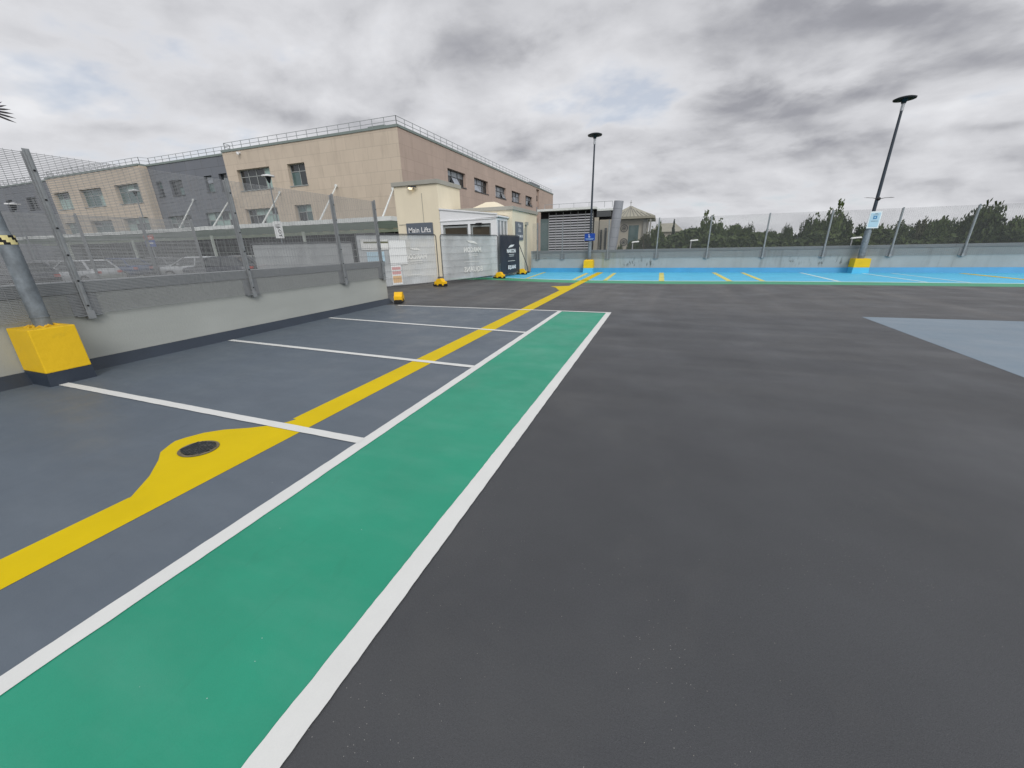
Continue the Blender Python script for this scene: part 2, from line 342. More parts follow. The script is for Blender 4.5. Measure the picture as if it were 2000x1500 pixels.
# ------------------------------------------------------------------ mesh builder
class MB:
    def __init__(s): s.v = []; s.f = []; s.m = []; s.cur = 0
    def quad(s, *ps):
        i = len(s.v); s.v += [Vector(p) for p in ps]; s.f.append(tuple(range(i, i + len(ps)))); s.m.append(s.cur); return s
    def hexa(s, c):                                   # 8 corners: bottom 4 (ccw), top 4
        i = len(s.v); s.v += [Vector(p) for p in c]
        for f in ((3, 2, 1, 0), (4, 5, 6, 7), (0, 1, 5, 4), (1, 2, 6, 5), (2, 3, 7, 6), (3, 0, 4, 7)):
            s.f.append(tuple(i + k for k in f)); s.m.append(s.cur)
        return s
    def box(s, x0, x1, y0, y1, z0, z1):
        return s.hexa([(x0, y0, z0), (x1, y0, z0), (x1, y1, z0), (x0, y1, z0), (x0, y0, z1), (x1, y0, z1), (x1, y1, z1), (x0, y1, z1)])
    def obox(s, o, u, v, w):                          # origin corner + three edge vectors
        o, u, v, w = map(Vector, (o, u, v, w))
        return s.hexa([o, o + u, o + u + v, o + v, o + w, o + u + w, o + u + v + w, o + v + w])
    def bar(s, a, b, wd, ht=None, up=(0, 0, 1)):
        a, b = Vector(a), Vector(b); ht = ht or wd; d = (b - a).normalized(); up = Vector(up)
        sd = d.cross(up)
        if sd.length < 1e-4: sd = d.cross(Vector((1, 0, 0)))
        sd = sd.normalized() * wd / 2; uu = sd.cross(d).normalized() * ht / 2
        return s.hexa([a - sd - uu, a + sd - uu, a + sd + uu, a - sd + uu, b - sd - uu, b + sd - uu, b + sd + uu, b - sd + uu])
    def wire(s, a, b, r):                             # open triangular wire, 3 faces
        a, b = Vector(a), Vector(b); d = (b - a).normalized()
        x = d.cross(Vector((0, 0, 1)))
        if x.length < 1e-4: x = Vector((1, 0, 0))
        x.normalize(); y = d.cross(x); i = len(s.v)
        for k in range(3):
            o = x * math.cos(k * 2.0944 + .5) * r + y * math.sin(k * 2.0944 + .5) * r
            s.v += [a + o, b + o]
        for k in range(3):
            j = (k + 1) % 3; s.f.append((i + 2 * k, i + 2 * j, i + 2 * j + 1, i + 2 * k + 1)); s.m.append(s.cur)
        return s
    def tube(s, pts, rs, n=12, caps=True):
        pts = [Vector(p) for p in pts]
        if isinstance(rs, (int, float)): rs = [rs] * len(pts)
        i0 = len(s.v); prev = None
        for k, p in enumerate(pts):
            d = (pts[min(k + 1, len(pts) - 1)] - pts[max(k - 1, 0)]).normalized()
            x = prev if prev is not None else (d.cross(Vector((0, 0, 1))) if abs(d.z) < .95 else d.cross(Vector((0, 1, 0))))
            x = (x - d * x.dot(d)).normalized(); prev = x; y = d.cross(x)
            for j in range(n):
                a = 2 * math.pi * j / n; s.v.append(p + (x * math.cos(a) + y * math.sin(a)) * rs[k])
        for k in range(len(pts) - 1):
            for j in range(n):
                a = i0 + k * n + j; b = i0 + k * n + (j + 1) % n
                s.f.append((a, b, b + n, a + n)); s.m.append(s.cur)
        if caps:
            s.f.append(tuple(i0 + j for j in range(n))[::-1]); s.m.append(s.cur)
            s.f.append(tuple(i0 + (len(pts) - 1) * n + j for j in range(n))); s.m.append(s.cur)
        return s
    def prism(s, poly, z0, z1):                       # plan polygon extruded
        n = len(poly); i = len(s.v)
        s.v += [Vector((p[0], p[1], z0)) for p in poly] + [Vector((p[0], p[1], z1)) for p in poly]
        s.f.append(tuple(i + k for k in range(n))[::-1]); s.m.append(s.cur); s.f.append(tuple(i + n + k for k in range(n))); s.m.append(s.cur)
        for k in range(n):
            j = (k + 1) % n; s.f.append((i + k, i + j, i + n + j, i + n + k)); s.m.append(s.cur)
        return s
    def build(s, name, mats, parent=None, org=None, bevel=0, smooth=False):
        if org is None:
            o_ = parent
            while o_ is not None and o_.parent is not None: o_ = o_.parent
            org = Vector(o_.location) if o_ is not None else Vector((0, 0, 0))
        me = bpy.data.meshes.new(name); me.from_pydata([tuple(v - Vector(org)) for v in s.v], [], s.f)
        if not isinstance(mats, (list, tuple)): mats = [mats]
        for q in mats: me.materials.append(M[q] if isinstance(q, str) else q)
        me.polygons.foreach_set('material_index', s.m)
        bm = bmesh.new(); bm.from_mesh(me)
        if bevel:
            bmesh.ops.remove_doubles(bm, verts=bm.verts, dist=1e-5)
            bmesh.ops.bevel(bm, geom=[e for e in bm.edges if e.is_manifold and e.calc_face_angle(0) > .5], offset=bevel, segments=2, affect='EDGES', profile=.6)
        if len(bm.faces) < 60000: bmesh.ops.recalc_face_normals(bm, faces=bm.faces)
        bm.to_mesh(me); bm.free()
        if smooth:
            me.shade_smooth(); me.set_sharp_from_angle(angle=R(38))
        ob = bpy.data.objects.new(name, me); COL.objects.link(ob)
        if parent is not None: ob.parent = parent
        else: ob.location = org
        return ob
def thing(name, label, cat, loc=(0, 0, 0), group=None, rot=0):
    o = bpy.data.objects.new(name, None); COL.objects.link(o); o.location = loc; o.rotation_euler = (0, 0, rot); o.empty_display_size = .2
    o['label'] = label; o['category'] = cat
    if group: o['group'] = group
    return o
def tag(o, label, cat, group=None):
    o['label'] = label; o['category'] = cat
    if group: o['group'] = group
    return o
def struct(o): o['kind'] = 'structure'; return o
def copy_tree(o, parent=None):
    c = o.copy(); COL.objects.link(c); c.parent = parent
    for ch in [x for x in o.children]: copy_tree(ch, c)
    return c
def lettering(txt, size, mat, parent, o, u, v, name='lettering', mirror=False, align='CENTER', bold=0.0, sx=1.0):
    cu = bpy.data.curves.new('txt', 'FONT'); cu.body = txt; cu.size = size; cu.align_x = align; cu.offset = bold; cu.resolution_u = 2
    ob = bpy.data.objects.new('txt', cu); COL.objects.link(ob)
    me = bpy.data.meshes.new_from_object(ob.evaluated_get(bpy.context.evaluated_depsgraph_get()))
    bpy.data.objects.remove(ob); bpy.data.curves.remove(cu)
    o, u, v = Vector(o), Vector(u).normalized(), Vector(v).normalized(); org = Vector((0, 0, 0)); q = parent
    while q is not None:
        if q.parent is None: org = Vector(q.location)
        q = q.parent
    for vt in me.vertices:
        x = vt.co.x * (-1 if mirror else 1) * sx; vt.co = o + u * x + v * vt.co.y - org
    me.materials.clear(); me.materials.append(M[mat]); me.name = name
    r = bpy.data.objects.new(name, me); COL.objects.link(r); r.parent = parent; return r

# ------------------------------------------------------------------ ground and deck
struct(MB().quad((-1500, -1500, -6), (1500, -1500, -6), (1500, 1500, -6), (-1500, 1500, -6)).build('ground', 'grass'))
DX0, DX1, DY0, DY1 = -8.42, 60, -30, 25.5
deck = MB(); deck.prism([(DX0, DY0), (DX1, DY0), (DX1, DY1), (-16, DY1), (-16, 10.3), (DX0, 10.3)], -.5, 0)
struct(deck.build('deck', 'asphalt'))
struct(MB().prism([(-260, -80), (-8.5, -80), (-8.5, 10.2), (-16.1, 10.2), (-16.1, 36), (-16.1, 200), (-260, 200)], -6.5, -.06).build('forecourt', 'tarmac'))
struct(MB().prism([(-60, 13), (-22, 13), (-22, 16.5), (-60, 16.5)], -.055, -.03).build('verge', 'verge'))
Z1, Z2, Z3, Z4 = .0022, .0044, .0066, .0088
def sheet(name, poly, mat, z):
    return struct(MB().quad(*[(p[0], p[1], z) for p in poly]).build(name, mat))
def rough_strip(name, a, b, w, mat, z, jit=.003, step=.05):
    a, b = Vector((a[0], a[1], z)), Vector((b[0], b[1], z)); L = (b - a).length; n = max(2, int(L / step)); d = (b - a) / L; s_ = Vector((-d.y, d.x, 0)) * w / 2
    mb = MB(); pr = None; jl = jr = 0
    for k in range(n + 1):
        p = a + d * L * k / n; jl = .6 * jl + random.uniform(-jit, jit); jr = .6 * jr + random.uniform(-jit, jit)
        l_, r_ = p + s_ * (1 + jl / w * 2), p - s_ * (1 + jr / w * 2)
        if pr: mb.quad(pr[0], pr[1], r_, l_)
        pr = (l_, r_)
    return struct(mb.build(name, mat))
sheet('parking_bays', [(-8.1, -6), (-2.35, -6), (-2.35, 9.9), (-8.1, 9.9)], 'bay_paint', Z1)
sheet('green_walkway', [(-2.35, -6), (-1.1, -6), (-1.1, 9.9), (-2.35, 9.9)], 'green_paint', Z1)
sheet('ramp_bay', [(4.32, -4), (26, -4), (26, 11.3), (7.0, 10.76), (4.33, 10.66)], 'ramp_paint', Z1)
rough_strip('walkway_edge_line', (-2.355, -6), (-2.355, 9.93), .115, 'white_paint', Z3, .002)
rough_strip('walkway_edge_line', (-1.10, -6), (-1.10, 9.93), .125, 'white_paint', Z3, .0016, .03)
rough_strip('bay_end_line', (-7.45, 9.88), (-1.04, 9.955), .10, 'white_paint', Z4, .002)
for (xa, ya), yb in (((-7.86, 7.56), 7.18), ((-7.87, 5.0), 4.77), ((-7.52, 2.45), 2.41), ((-7.8, -.2), .0)):
    rough_strip('bay_line', (xa, ya), (-2.40, yb), .10, 'white_paint', Z4, .002)
# yellow route line with its flare round the gully
hole_c, hr = Vector((-3.70, 1.83)), .165
yl = MB()
n_ = 60
for k in range(n_):
    y0, y1 = -3 + 27.9 * k / n_, -3 + 27.9 * (k + 1) / n_
    f = lambda y: (-3.41 - .19 * max(0, y) / 24, -3.085 - .135 * max(0, y) / 24)
    if y1 < 1.2 or y0 > 2.5:
        yl.quad((f(y0)[0], y0, Z2), (f(y0)[1], y0, Z2), (f(y1)[1], y1, Z2), (f(y1)[0], y1, Z2))
flare = [(-3.42, 1.2), (-3.61, 1.41), (-3.83, 1.59), (-3.97, 1.68), (-4.05, 1.8), (-4.08, 1.86), (-4.06, 1.94), (-4.0, 2.06), (-3.88, 2.17), (-3.67, 2.28), (-3.47, 2.42), (-3.42, 2.5)]
ks = [k for k in range(n_) if not (-3 + 27.9 * (k + 1) / n_ < 1.2 or -3 + 27.9 * k / n_ > 2.5)]
ya, yb = -3 + 27.9 * ks[0] / n_, -3 + 27.9 * (ks[-1] + 1) / n_
fl = lambda y: (-3.41 - .19 * max(0, y) / 24, -3.085 - .135 * max(0, y) / 24)
outer = [(fl(ya)[1], ya), (fl(yb)[1], yb), (fl(yb)[0], yb)] + flare[::-1] + [(fl(ya)[0], ya)]
NS = 48; ring = []
def cast(a):
    d = Vector((math.cos(a), math.sin(a))); best = None
    for i in range(len(outer)):
        p, q = Vector(outer[i]), Vector(outer[(i + 1) % len(outer)]); e = q - p; den = d.x * e.y - d.y * e.x
        if abs(den) < 1e-9: continue
        w = p - hole_c; s1 = (w.x * e.y - w.y * e.x) / den; s2 = (w.x * d.y - w.y * d.x) / den
        if s1 > 0 and -1e-6 <= s2 <= 1 + 1e-6 and (best is None or s1 < best): best = s1
    return hole_c + d * best
angs = sorted([2 * math.pi * k / NS for k in range(NS)] + [math.atan2(p[1] - hole_c.y, p[0] - hole_c.x) % (2 * math.pi) for p in outer])
for k in range(len(angs)):
    a0, a1 = angs[k], angs[(k + 1) % len(angs)] + (2 * math.pi if k == len(angs) - 1 else 0)
    if a1 - a0 < 1e-4: continue
    e0, e1 = cast(a0 + 1e-5), cast(a1 - 1e-5)
    r0 = hole_c + Vector((math.cos(a0) * hr, math.sin(a0) * hr * .86)); r1 = hole_c + Vector((math.cos(a1) * hr, math.sin(a1) * hr * .86))
    yl.quad((r0.x, r0.y, Z2), (e0.x, e0.y, Z2), (e1.x, e1.y, Z2), (r1.x, r1.y, Z2))
yl.quad((-3.55, 14.7, Z2 + .001), (-3.15, 15.5, Z2 + .001), (-3.5, 16.5, Z2 + .001), (-4.25, 16.05, Z2 + .001), (-3.95, 15.75, Z2 + .001))
struct(yl.build('route_line', 'yellow_paint'))
# the gully in the hole
gl = thing('floor_drain', 'round floor drain with rough broken rim set in the yellow flare', 'drain', (hole_c.x, hole_c.y, 0))
mb = MB()
for k in range(36):
    a0, a1 = 2 * math.pi * k / 36, 2 * math.pi * (k + 1) / 36
    j0 = 1 - .10 * abs(math.sin(a0 * 2.5)); j1 = 1 - .10 * abs(math.sin(a1 * 2.5))
    P_ = lambda a, r, z: (hole_c.x + math.cos(a) * hr * r, hole_c.y + math.sin(a) * hr * .86 * r, z)
    mb.quad(P_(a0, 1.02, .010), P_(a1, 1.02, .010), P_(a1, .90 * j1, .0125), P_(a0, .90 * j0, .0125))
mb.build('rim', 'drain_edge', gl)
mb = MB(); mb.prism([(hole_c.x + math.cos(2 * math.pi * k / 30) * hr * .95, hole_c.y + math.sin(2 * math.pi * k / 30) * hr * .82) for k in range(30)], .0045, .0065); mb.build('drain_floor', 'black_rubber', gl)
mb = MB()
for k in range(60):
    a, r = random.uniform(0, 6.28), hr * .78 * math.sqrt(random.random()); s_ = random.uniform(.006, .016)
    c_ = Vector((hole_c.x + math.cos(a) * r, hole_c.y + math.sin(a) * r * .85, .008)); mb.tube([c_ - Vector((s_, 0, 0)), c_, c_ + Vector((s_ * .8, s_ * .5, .002))], [.001, s_ * .5, .001], 6)
mb.build('gravel', 'drain_gravel', gl)
mb = MB()
for k in range(-4, 5):
    x = hole_c.x + k * .03; hh = hr * .8 * math.sqrt(max(0, 1 - (k * .03 / hr) ** 2)) * .85
    mb.bar((x, hole_c.y - hh, .017), (x, hole_c.y + hh, .017), .008, .006)
mb.build('grate', 'frame_dark', gl)
# blue bays by the back wall
front = [(-11, 20.2), (-8.7, 20.6), (-6.8, 20.0), (-5.2, 19.55), (-4.0, 19.3), (.3, 19.2), (4.1, 19.55), (8, 19.6), (12, 19.5), (20, 19.5), (40, 19.6), (58, 19.6)]
mb = MB()
for a, b in zip(front[:-1], front[1:]): mb.quad((a[0], a[1], Z1), (b[0], b[1], Z1), (b[0], 25.2, Z1), (a[0], 25.2, Z1))
struct(mb.build('blue_bays', 'blue_paint'))
mb = MB(); wl = MB(); gw = [1.3, 1.4, 1.4, 1.45, 1.4, 1.35, 1.35, 1.35, 1.3, 1.3, 1.3, 1.3]
for i, (a, b) in enumerate(zip(front[:-1], front[1:])):
    mb.quad((a[0], a[1] - gw[i], Z1), (b[0], b[1] - gw[i + 1], Z1), (b[0], b[1] - .01, Z1), (a[0], a[1] - .01, Z1))
    wl.quad((a[0], a[1] - .09, Z2), (b[0], b[1] - .09, Z2), (b[0], b[1] + .09, Z2), (a[0], a[1] + .09, Z2))
struct(mb.build('green_route', 'green_edge')); struct(wl.build('bay_front_line', 'pale_white_paint'))
for (a, b, mt, w) in (((-6.95, 24.9), (-6.6, 19.9), 'pale_yellow_paint', .16), ((-4.1, 24.1), (-3.95, 19.3), 'pale_yellow_paint', .20), ((-2.47, 24.2), (-2.4, 19.2), 'pale_yellow_paint', .20),
                      ((.13, 24.6), (.14, 19.1), 'pale_yellow_paint', .24), ((2.88, 24.9), (2.94, 19.4), 'pale_yellow_paint', .22), ((4.29, 24.9), (4.23, 19.6), 'pale_yellow_paint', .20),
                      ((7.0, 24.9), (6.94, 19.7), 'pale_white_paint', .14), ((9.5, 24.6), (9.7, 19.6), 'pale_white_paint', .12), ((10.7, 24.7), (10.9, 19.6), 'pale_white_paint', .10), ((13.3, 24.7), (13.4, 19.6), 'yellow_paint', .26), ((17, 24.7), (17.1, 19.6), 'pale_yellow_paint', .2)):
    rough_strip('blue_bay_line', a, b, w, mt, Z3, .003, .5)

# ------------------------------------------------------------------ parapets
XW, YW = -8.1, 25.2
wl_ = thing('parapet_wall', 'long low pale concrete parapet beside the grey parking bays', 'wall', (XW, 0, 0))
mb = MB(); mb.box(XW - .3, XW, -30, 10.3, -.5, 1.12); mb.build('wall_face', 'left_wall_concrete', wl_)
mb = MB()
y = -30.0
while y < 10.3:
    y2 = min(y + 3.05, 10.34); mb.box(XW - .34, XW + .025, y, y2 - .006, 1.125, 1.29); y = y2
mb.build('coping', 'coping_metal', wl_, bevel=.004)
mb = MB()
n_ = 40
for k in range(n_):
    ya, yb = -30 + 40.3 * k / n_, -30 + 40.3 * (k + 1) / n_
    mb.hexa([(XW - .01, ya, .001), (XW + .20, ya, .001), (XW + .20, yb, .001), (XW - .01, yb, .001), (XW - .01, ya, .15), (XW + .035, ya, .15), (XW + .035, yb, .15), (XW - .01, yb, .15)])
mb.build('painted_upstand', 'navy_paint', wl_)
wb_ = thing('parapet_wall', 'long stained grey concrete parapet behind the blue bays', 'wall', (0, YW, 0))
mb = MB(); mb.box(-8.0, 60, YW, YW + .3, -6, 1.16); mb.build('wall_face', 'back_wall_concrete', wb_)
mb = MB(); x = -8.0
while x < 60: mb.box(x, x + 2.99, YW - .025, YW + .34, 1.165, 1.31); x += 3
mb.build('coping', 'coping_metal', wb_, bevel=.004)
mb = MB(); mb.hexa([(-8, YW - .12, .001), (60, YW - .12, .001), (60, YW + .01, .001), (-8, YW + .01, .001), (-8, YW - .03, .25), (60, YW - .03, .25), (60, YW + .01, .25), (-8, YW + .01, .25)])
mb.build('painted_upstand', 'blue_upstand', wb_)
mb = MB(); mb.box(-8.0, 60, YW - .006, YW + .002, .83, .842); mb.build('cast_joint', 'left_wall_concrete', wb_)

def mesh_fence(name, label, o, u, n, posts, s0, s1, z0=.82, z1=2.97, pitch=.022, wire=.0046, hv=.0762, feet=True, wmat='wire'):
    """o: point on the wall line, u along the fence, n towards the deck"""
    o, u, n = Vector(o), Vector(u), Vector(n); rt = thing(name, label, 'fence', o)
    ed = sorted([s0] + [p for p in posts if s0 < p < s1] + [s1])
    for a, b in zip(ed[:-1], ed[1:]):
        mb = MB(); z = z0
        while z <= z1 + 1e-4:
            mb.wire(o + u * (a + .01) + n * .045 + Vector((0, 0, z)), o + u * (b - .01) + n * .045 + Vector((0, 0, z)), wire); z += pitch
        s_ = a + .02
        while s_ < b - .01:
            mb.wire(o + u * s_ + n * .049 + Vector((0, 0, z0)), o + u * s_ + n * .049 + Vector((0, 0, z1)), wire * .45); s_ += hv
        mb.build('mesh_panel', wmat, rt)
    for p in posts:
        b = o + u * p
        mb = MB(); mb.obox(b - u * .035 + n * .055 + Vector((0, 0, z0 - .03)), u * .07, n * .012, (0, 0, z1 - z0 + .06))
        mb.obox(b - u * .014 + n * .067 + Vector((0, 0, z0 - .03)), u * .028, n * .012, (0, 0, z1 - z0 + .05))
        mb.obox(b - u * .028 - n * .02 + Vector((0, 0, 1.0)), u * .008, n * .06, (0, 0, z1 - 1.0)); mb.obox(b + u * .02 - n * .02 + Vector((0, 0, 1.0)), u * .008, n * .06, (0, 0, z1 - 1.0))
        po = mb.build('post', 'galvanised', rt, bevel=.002)
        z = z0 + .12
        while z < z1 and feet and u.y > .5:
            mb = MB(); c = b + n * .079 + Vector((0, 0, z)); mb.tube([c, c + n * .01], .013, 8); z += .36; mb.build('bolt', 'bolt', po)
        if feet:
            mb = MB(); mb.obox(b - u * .15 + n * .004 + Vector((0, 0, z0 - .03)), u * .30, n * .075, (0, 0, .012)); mb.obox(b - u * .16 + n * .003 + Vector((0, 0, z0 - .04)), u * .32, n * .008, (0, 0, .33))
            mb.obox(b - u * .045 + n * .012 + Vector((0, 0, z0 - .075)), u * .09, n * .075, (0, 0, .12))
            mb.build('base_plate', 'galvanised', po, bevel=.002)
    return rt
mesh_fence('mesh_fence', 'tall fine mesh fence on the parapet beside the grey parking bays', (XW, 0, 0), (0, 1, 0), (1, 0, 0), [-2.0, .55, 3.21, 5.85, 8.52, 10.15], -2.0, 10.22)
mesh_fence('mesh_fence', 'tall fine mesh fence on the stained parapet behind the blue bays', (0, YW, 0), (1, 0, 0), (0, -1, 0), [-7.55, -5.92, -3.08, -.28, 2.42, 5.16, 7.87, 10.62, 13.33, 16.05, 18.8, 21.5], -7.9, 21.5, wire=.0030, wmat='wire_dark')
mesh_fence('mesh_fence', 'far mesh fence beyond the left parapet beside the hospital road', (-19.0, 0, 0), (0, 1, 0), (1, 0, 0), [2.6, 4.5, 6.3, 8.15, 10.0, 11.8], 2.6, 11.85, z0=.5, z1=2.97, wire=.0062, feet=False, wmat='wire_pale')

# ------------------------------------------------------------------ lamp posts and their plinths
def lamp_post(label, x, y, z0=.7, lower=(.132, 1.83), top=7.15, rp=.062, mat='pole_galv', upper='pole_dark', head='lamp_dark', hazard=False, hr_=.40):
    rt = thing('lamp_post', label, 'lamp post', (x, y, z0), 'lamp posts with disc heads')
    mb = MB(); mb.tube([(x, y, z0), (x, y, lower[1]), (x, y, lower[1] + .16)], [lower[0], lower[0], rp + .012], 20); mb.tube([(x, y, z0 + .14), (x, y, z0 + .155)], [lower[0] + .008] * 2, 20)
    mb.build('pole_base', mat, rt, smooth=True)
    mb = MB(); mb.tube([(x, y, lower[1] + .15), (x, y, top - .45)], [rp + .008, rp * .72], 16); mb.build('pole', upper, rt, smooth=True)
    mb = MB(); mb.tube([(x, y, top - .45), (x, y, top - .16)], [.062, .062], 16); mb.build('collar', 'galv_light', rt, smooth=True)
    mb = MB(); mb.tube([(x, y, top - .18), (x, y, top - .10), (x, y, top - .045), (x, y, top - .03), (x, y, top + .015), (x, y, top + .06), (x, y, top + .075)],
                       [.075, .10, .16, hr_ * .97, hr_, hr_ * .72, .05], 32); mb.build('lamp_head', head, rt, smooth=True)
    if hazard:
        mb = MB(); n = 20; tw = 1.1
        for k in range(n):
            a0, a1 = 2 * math.pi * k / n, 2 * math.pi * (k + 1) / n
            for j in range(4):
                za, zb = 1.80 + .0275 * j, 1.80 + .0275 * (j + 1); rr_ = lower[0] + .003
                mb.cur = 1 if ((k + j * 1.0) % 5) < 2.4 else 0
                mb.quad((x + rr_ * math.cos(a0), y + rr_ * math.sin(a0), za), (x + rr_ * math.cos(a1), y + rr_ * math.sin(a1), za), (x + rr_ * math.cos(a1), y + rr_ * math.sin(a1), zb), (x + rr_ * math.cos(a0), y + rr_ * math.sin(a0), zb))
        mb.build('hazard_tape', ['bolt', 'hazard_yellow'], rt)
    return rt
lamp_post('thick galvanised lamp post with hazard tape on the nearest yellow plinth', -7.78, 2.60, .74, (.088, 1.80), 7.2, .052, upper='pole_galv', hazard=True)
lamp_post('slim lamp post carrying the small blue sign by the back wall', -4.13, 24.85, .70, (.105, 1.9), 7.38, .06)
lamp_post('dark lamp post carrying the white notice board by the back wall', 9.38, 24.85, .66, (.135, 1.95), 7.38, .07)
def plinth(label, x0, x1, y0, y1, h, zb, lowmat, ch=0):
    rt = thing('plinth', label, 'plinth', ((x0 + x1) / 2, (y0 + y1) / 2, 0), 'yellow lamp post plinths')
    mb = MB()
    e = .012; top = [(x0 + e, y0 + e), (x1 - e, y0 + e), (x1 - e, y1), (x0 + e, y1)]
    mb.hexa([(x0, y0, zb), (x1, y0, zb), (x1, y1, zb), (x0, y1, zb)] + [(p[0], p[1], h - ch) for p in top])
    if ch: mb.hexa([(p[0], p[1], h - ch + .002) for p in top] + [(x0 + ch * 1.3, y0 + ch, h), (x1 - ch * 1.3, y0 + ch, h), (x1 - ch * 1.3, y1, h), (x0 + ch * 1.3, y1, h)])
    mb.build('plinth_block', 'plinth_yellow', rt, bevel=.012)
    mb = MB(); mb.hexa([(x0 - .02, y0 - .02, .001), (x1 + .02, y0 - .02, .001), (x1 + .02, y1, .001), (x0 - .02, y1, .001), (x0 + .004, y0 + .004, zb), (x1 - .004, y0 + .004, zb), (x1 - .004, y1, zb), (x0 + .004, y1, zb)])
    mb.build('painted_base', lowmat, rt)
    return rt
plinth('large yellow concrete plinth with chipped top at the left parapet', -8.09, -7.50, 2.34, 2.80, .76, .18, 'navy_paint')
plinth('narrow yellow plinth under the lamp post with the blue sign', -4.44, -3.86, 24.6, 25.19, .76, .27, 'blue_paint', .07)
plinth('wide yellow plinth under the lamp post with the notice board', 9.07, 9.72, 24.55, 25.19, .70, .28, 'blue_paint')

pl_ = [o for o in COL.objects if o.name == 'plinth'][0]
mb = MB(); rr_ = random.Random(5)
for k in range(16):
    a = rr_.uniform(0, 6.28); d = rr_.uniform(.08, .19); c_ = Vector((-7.79 + d * math.cos(a) * .9, 2.585 + d * math.sin(a) * .7, .755)); e_ = Vector((rr_.uniform(-.07, .07), rr_.uniform(-.05, .05), 0))
    mb.tube([c_ - e_, c_ + Vector((0, 0, .018)), c_ + e_], [.006, rr_.uniform(.012, .024), .005], 7)
mb.build('mortar_collar', 'plinth_yellow', pl_)
# blue sign, notice board
sg = thing('blue_sign', 'small blue sign with white wheelchair symbol on the slim lamp post', 'sign', (-4.13, 24.7, 1.8))
mb = MB(); mb.box(-4.45, -3.83, 24.71, 24.735, 1.86, 2.26); mb.build('sign_plate', 'sign_blue', sg, bevel=.004)
mb = MB(); mb.box(-4.17, -4.09, 24.735, 24.86, 2.0, 2.06); mb.build('bracket', 'galvanised', sg)
mb = MB(); c_ = Vector((-4.19, 24.70, 2.19)); mb.tube([c_, c_ + Vector((0, .008, 0))], .022, 10); mb.bar((-4.19, 24.704, 2.165), (-4.175, 24.704, 2.09), .022, .006, (0, 1, 0)); mb.bar((-4.18, 24.704, 2.09), (-4.13, 24.704, 2.085), .018, .006, (0, 1, 0)); mb.bar((-4.13, 24.704, 2.085), (-4.11, 24.704, 2.04), .018, .006, (0, 1, 0))
for k in range(14):
    a0, a1 = R(100 + k * 17), R(117 + k * 17); mb.bar((-4.17 + .045 * math.cos(a0), 24.704, 2.075 + .045 * math.sin(a0)), (-4.17 + .045 * math.cos(a1), 24.704, 2.075 + .045 * math.sin(a1)), .011, .006, (0, 1, 0))
mb.build('wheelchair_symbol', 'text_white', sg)
mb = MB(); mb.box(-4.40, -3.90, 24.703, 24.71, 1.965, 1.98); mb.box(-4.36, -3.94, 24.703, 24.71, 1.915, 1.93); mb.build('sign_lines', 'sign_pale_blue', sg)
nb = thing('notice_board', 'white framed notice board with blue square on the right lamp post', 'sign', (9.4, 24.68, 2))
mb = MB(); mb.box(9.20, 9.66, 24.66, 24.70, 2.09, 2.84); mb.build('board', 'sign_white', nb, bevel=.004)
mb = MB(); mb.box(9.245, 9.615, 24.652, 24.659, 2.15, 2.78); mb.build('poster', 'sign_pale_blue', nb)
mb = MB(); mb.box(9.36, 9.50, 24.645, 24.6515, 2.50, 2.64); mb.build('blue_square', 'sign_mid_blue', nb)
mb = MB(); mb.tube([(9.425, 24.643, 2.57), (9.425, 24.6445, 2.57)], .03, 10); mb.build('square_symbol', 'sign_pale_blue', nb)
for q_ in ((9.40, 9.50, 2.73, 2.745), (9.30, 9.58, 2.40, 2.415), (9.33, 9.55, 2.68, 2.69)):
    mb = MB(); mb.box(q_[0], q_[1], 24.644, 24.651, q_[2], q_[3]); mb.build('text_line', 'sign_grey', nb)
for z in (2.25, 2.65):
    mb = MB(); mb.box(9.36, 9.44, 24.70, 24.79, z, z + .05); mb.build('bracket', 'galvanised', nb)

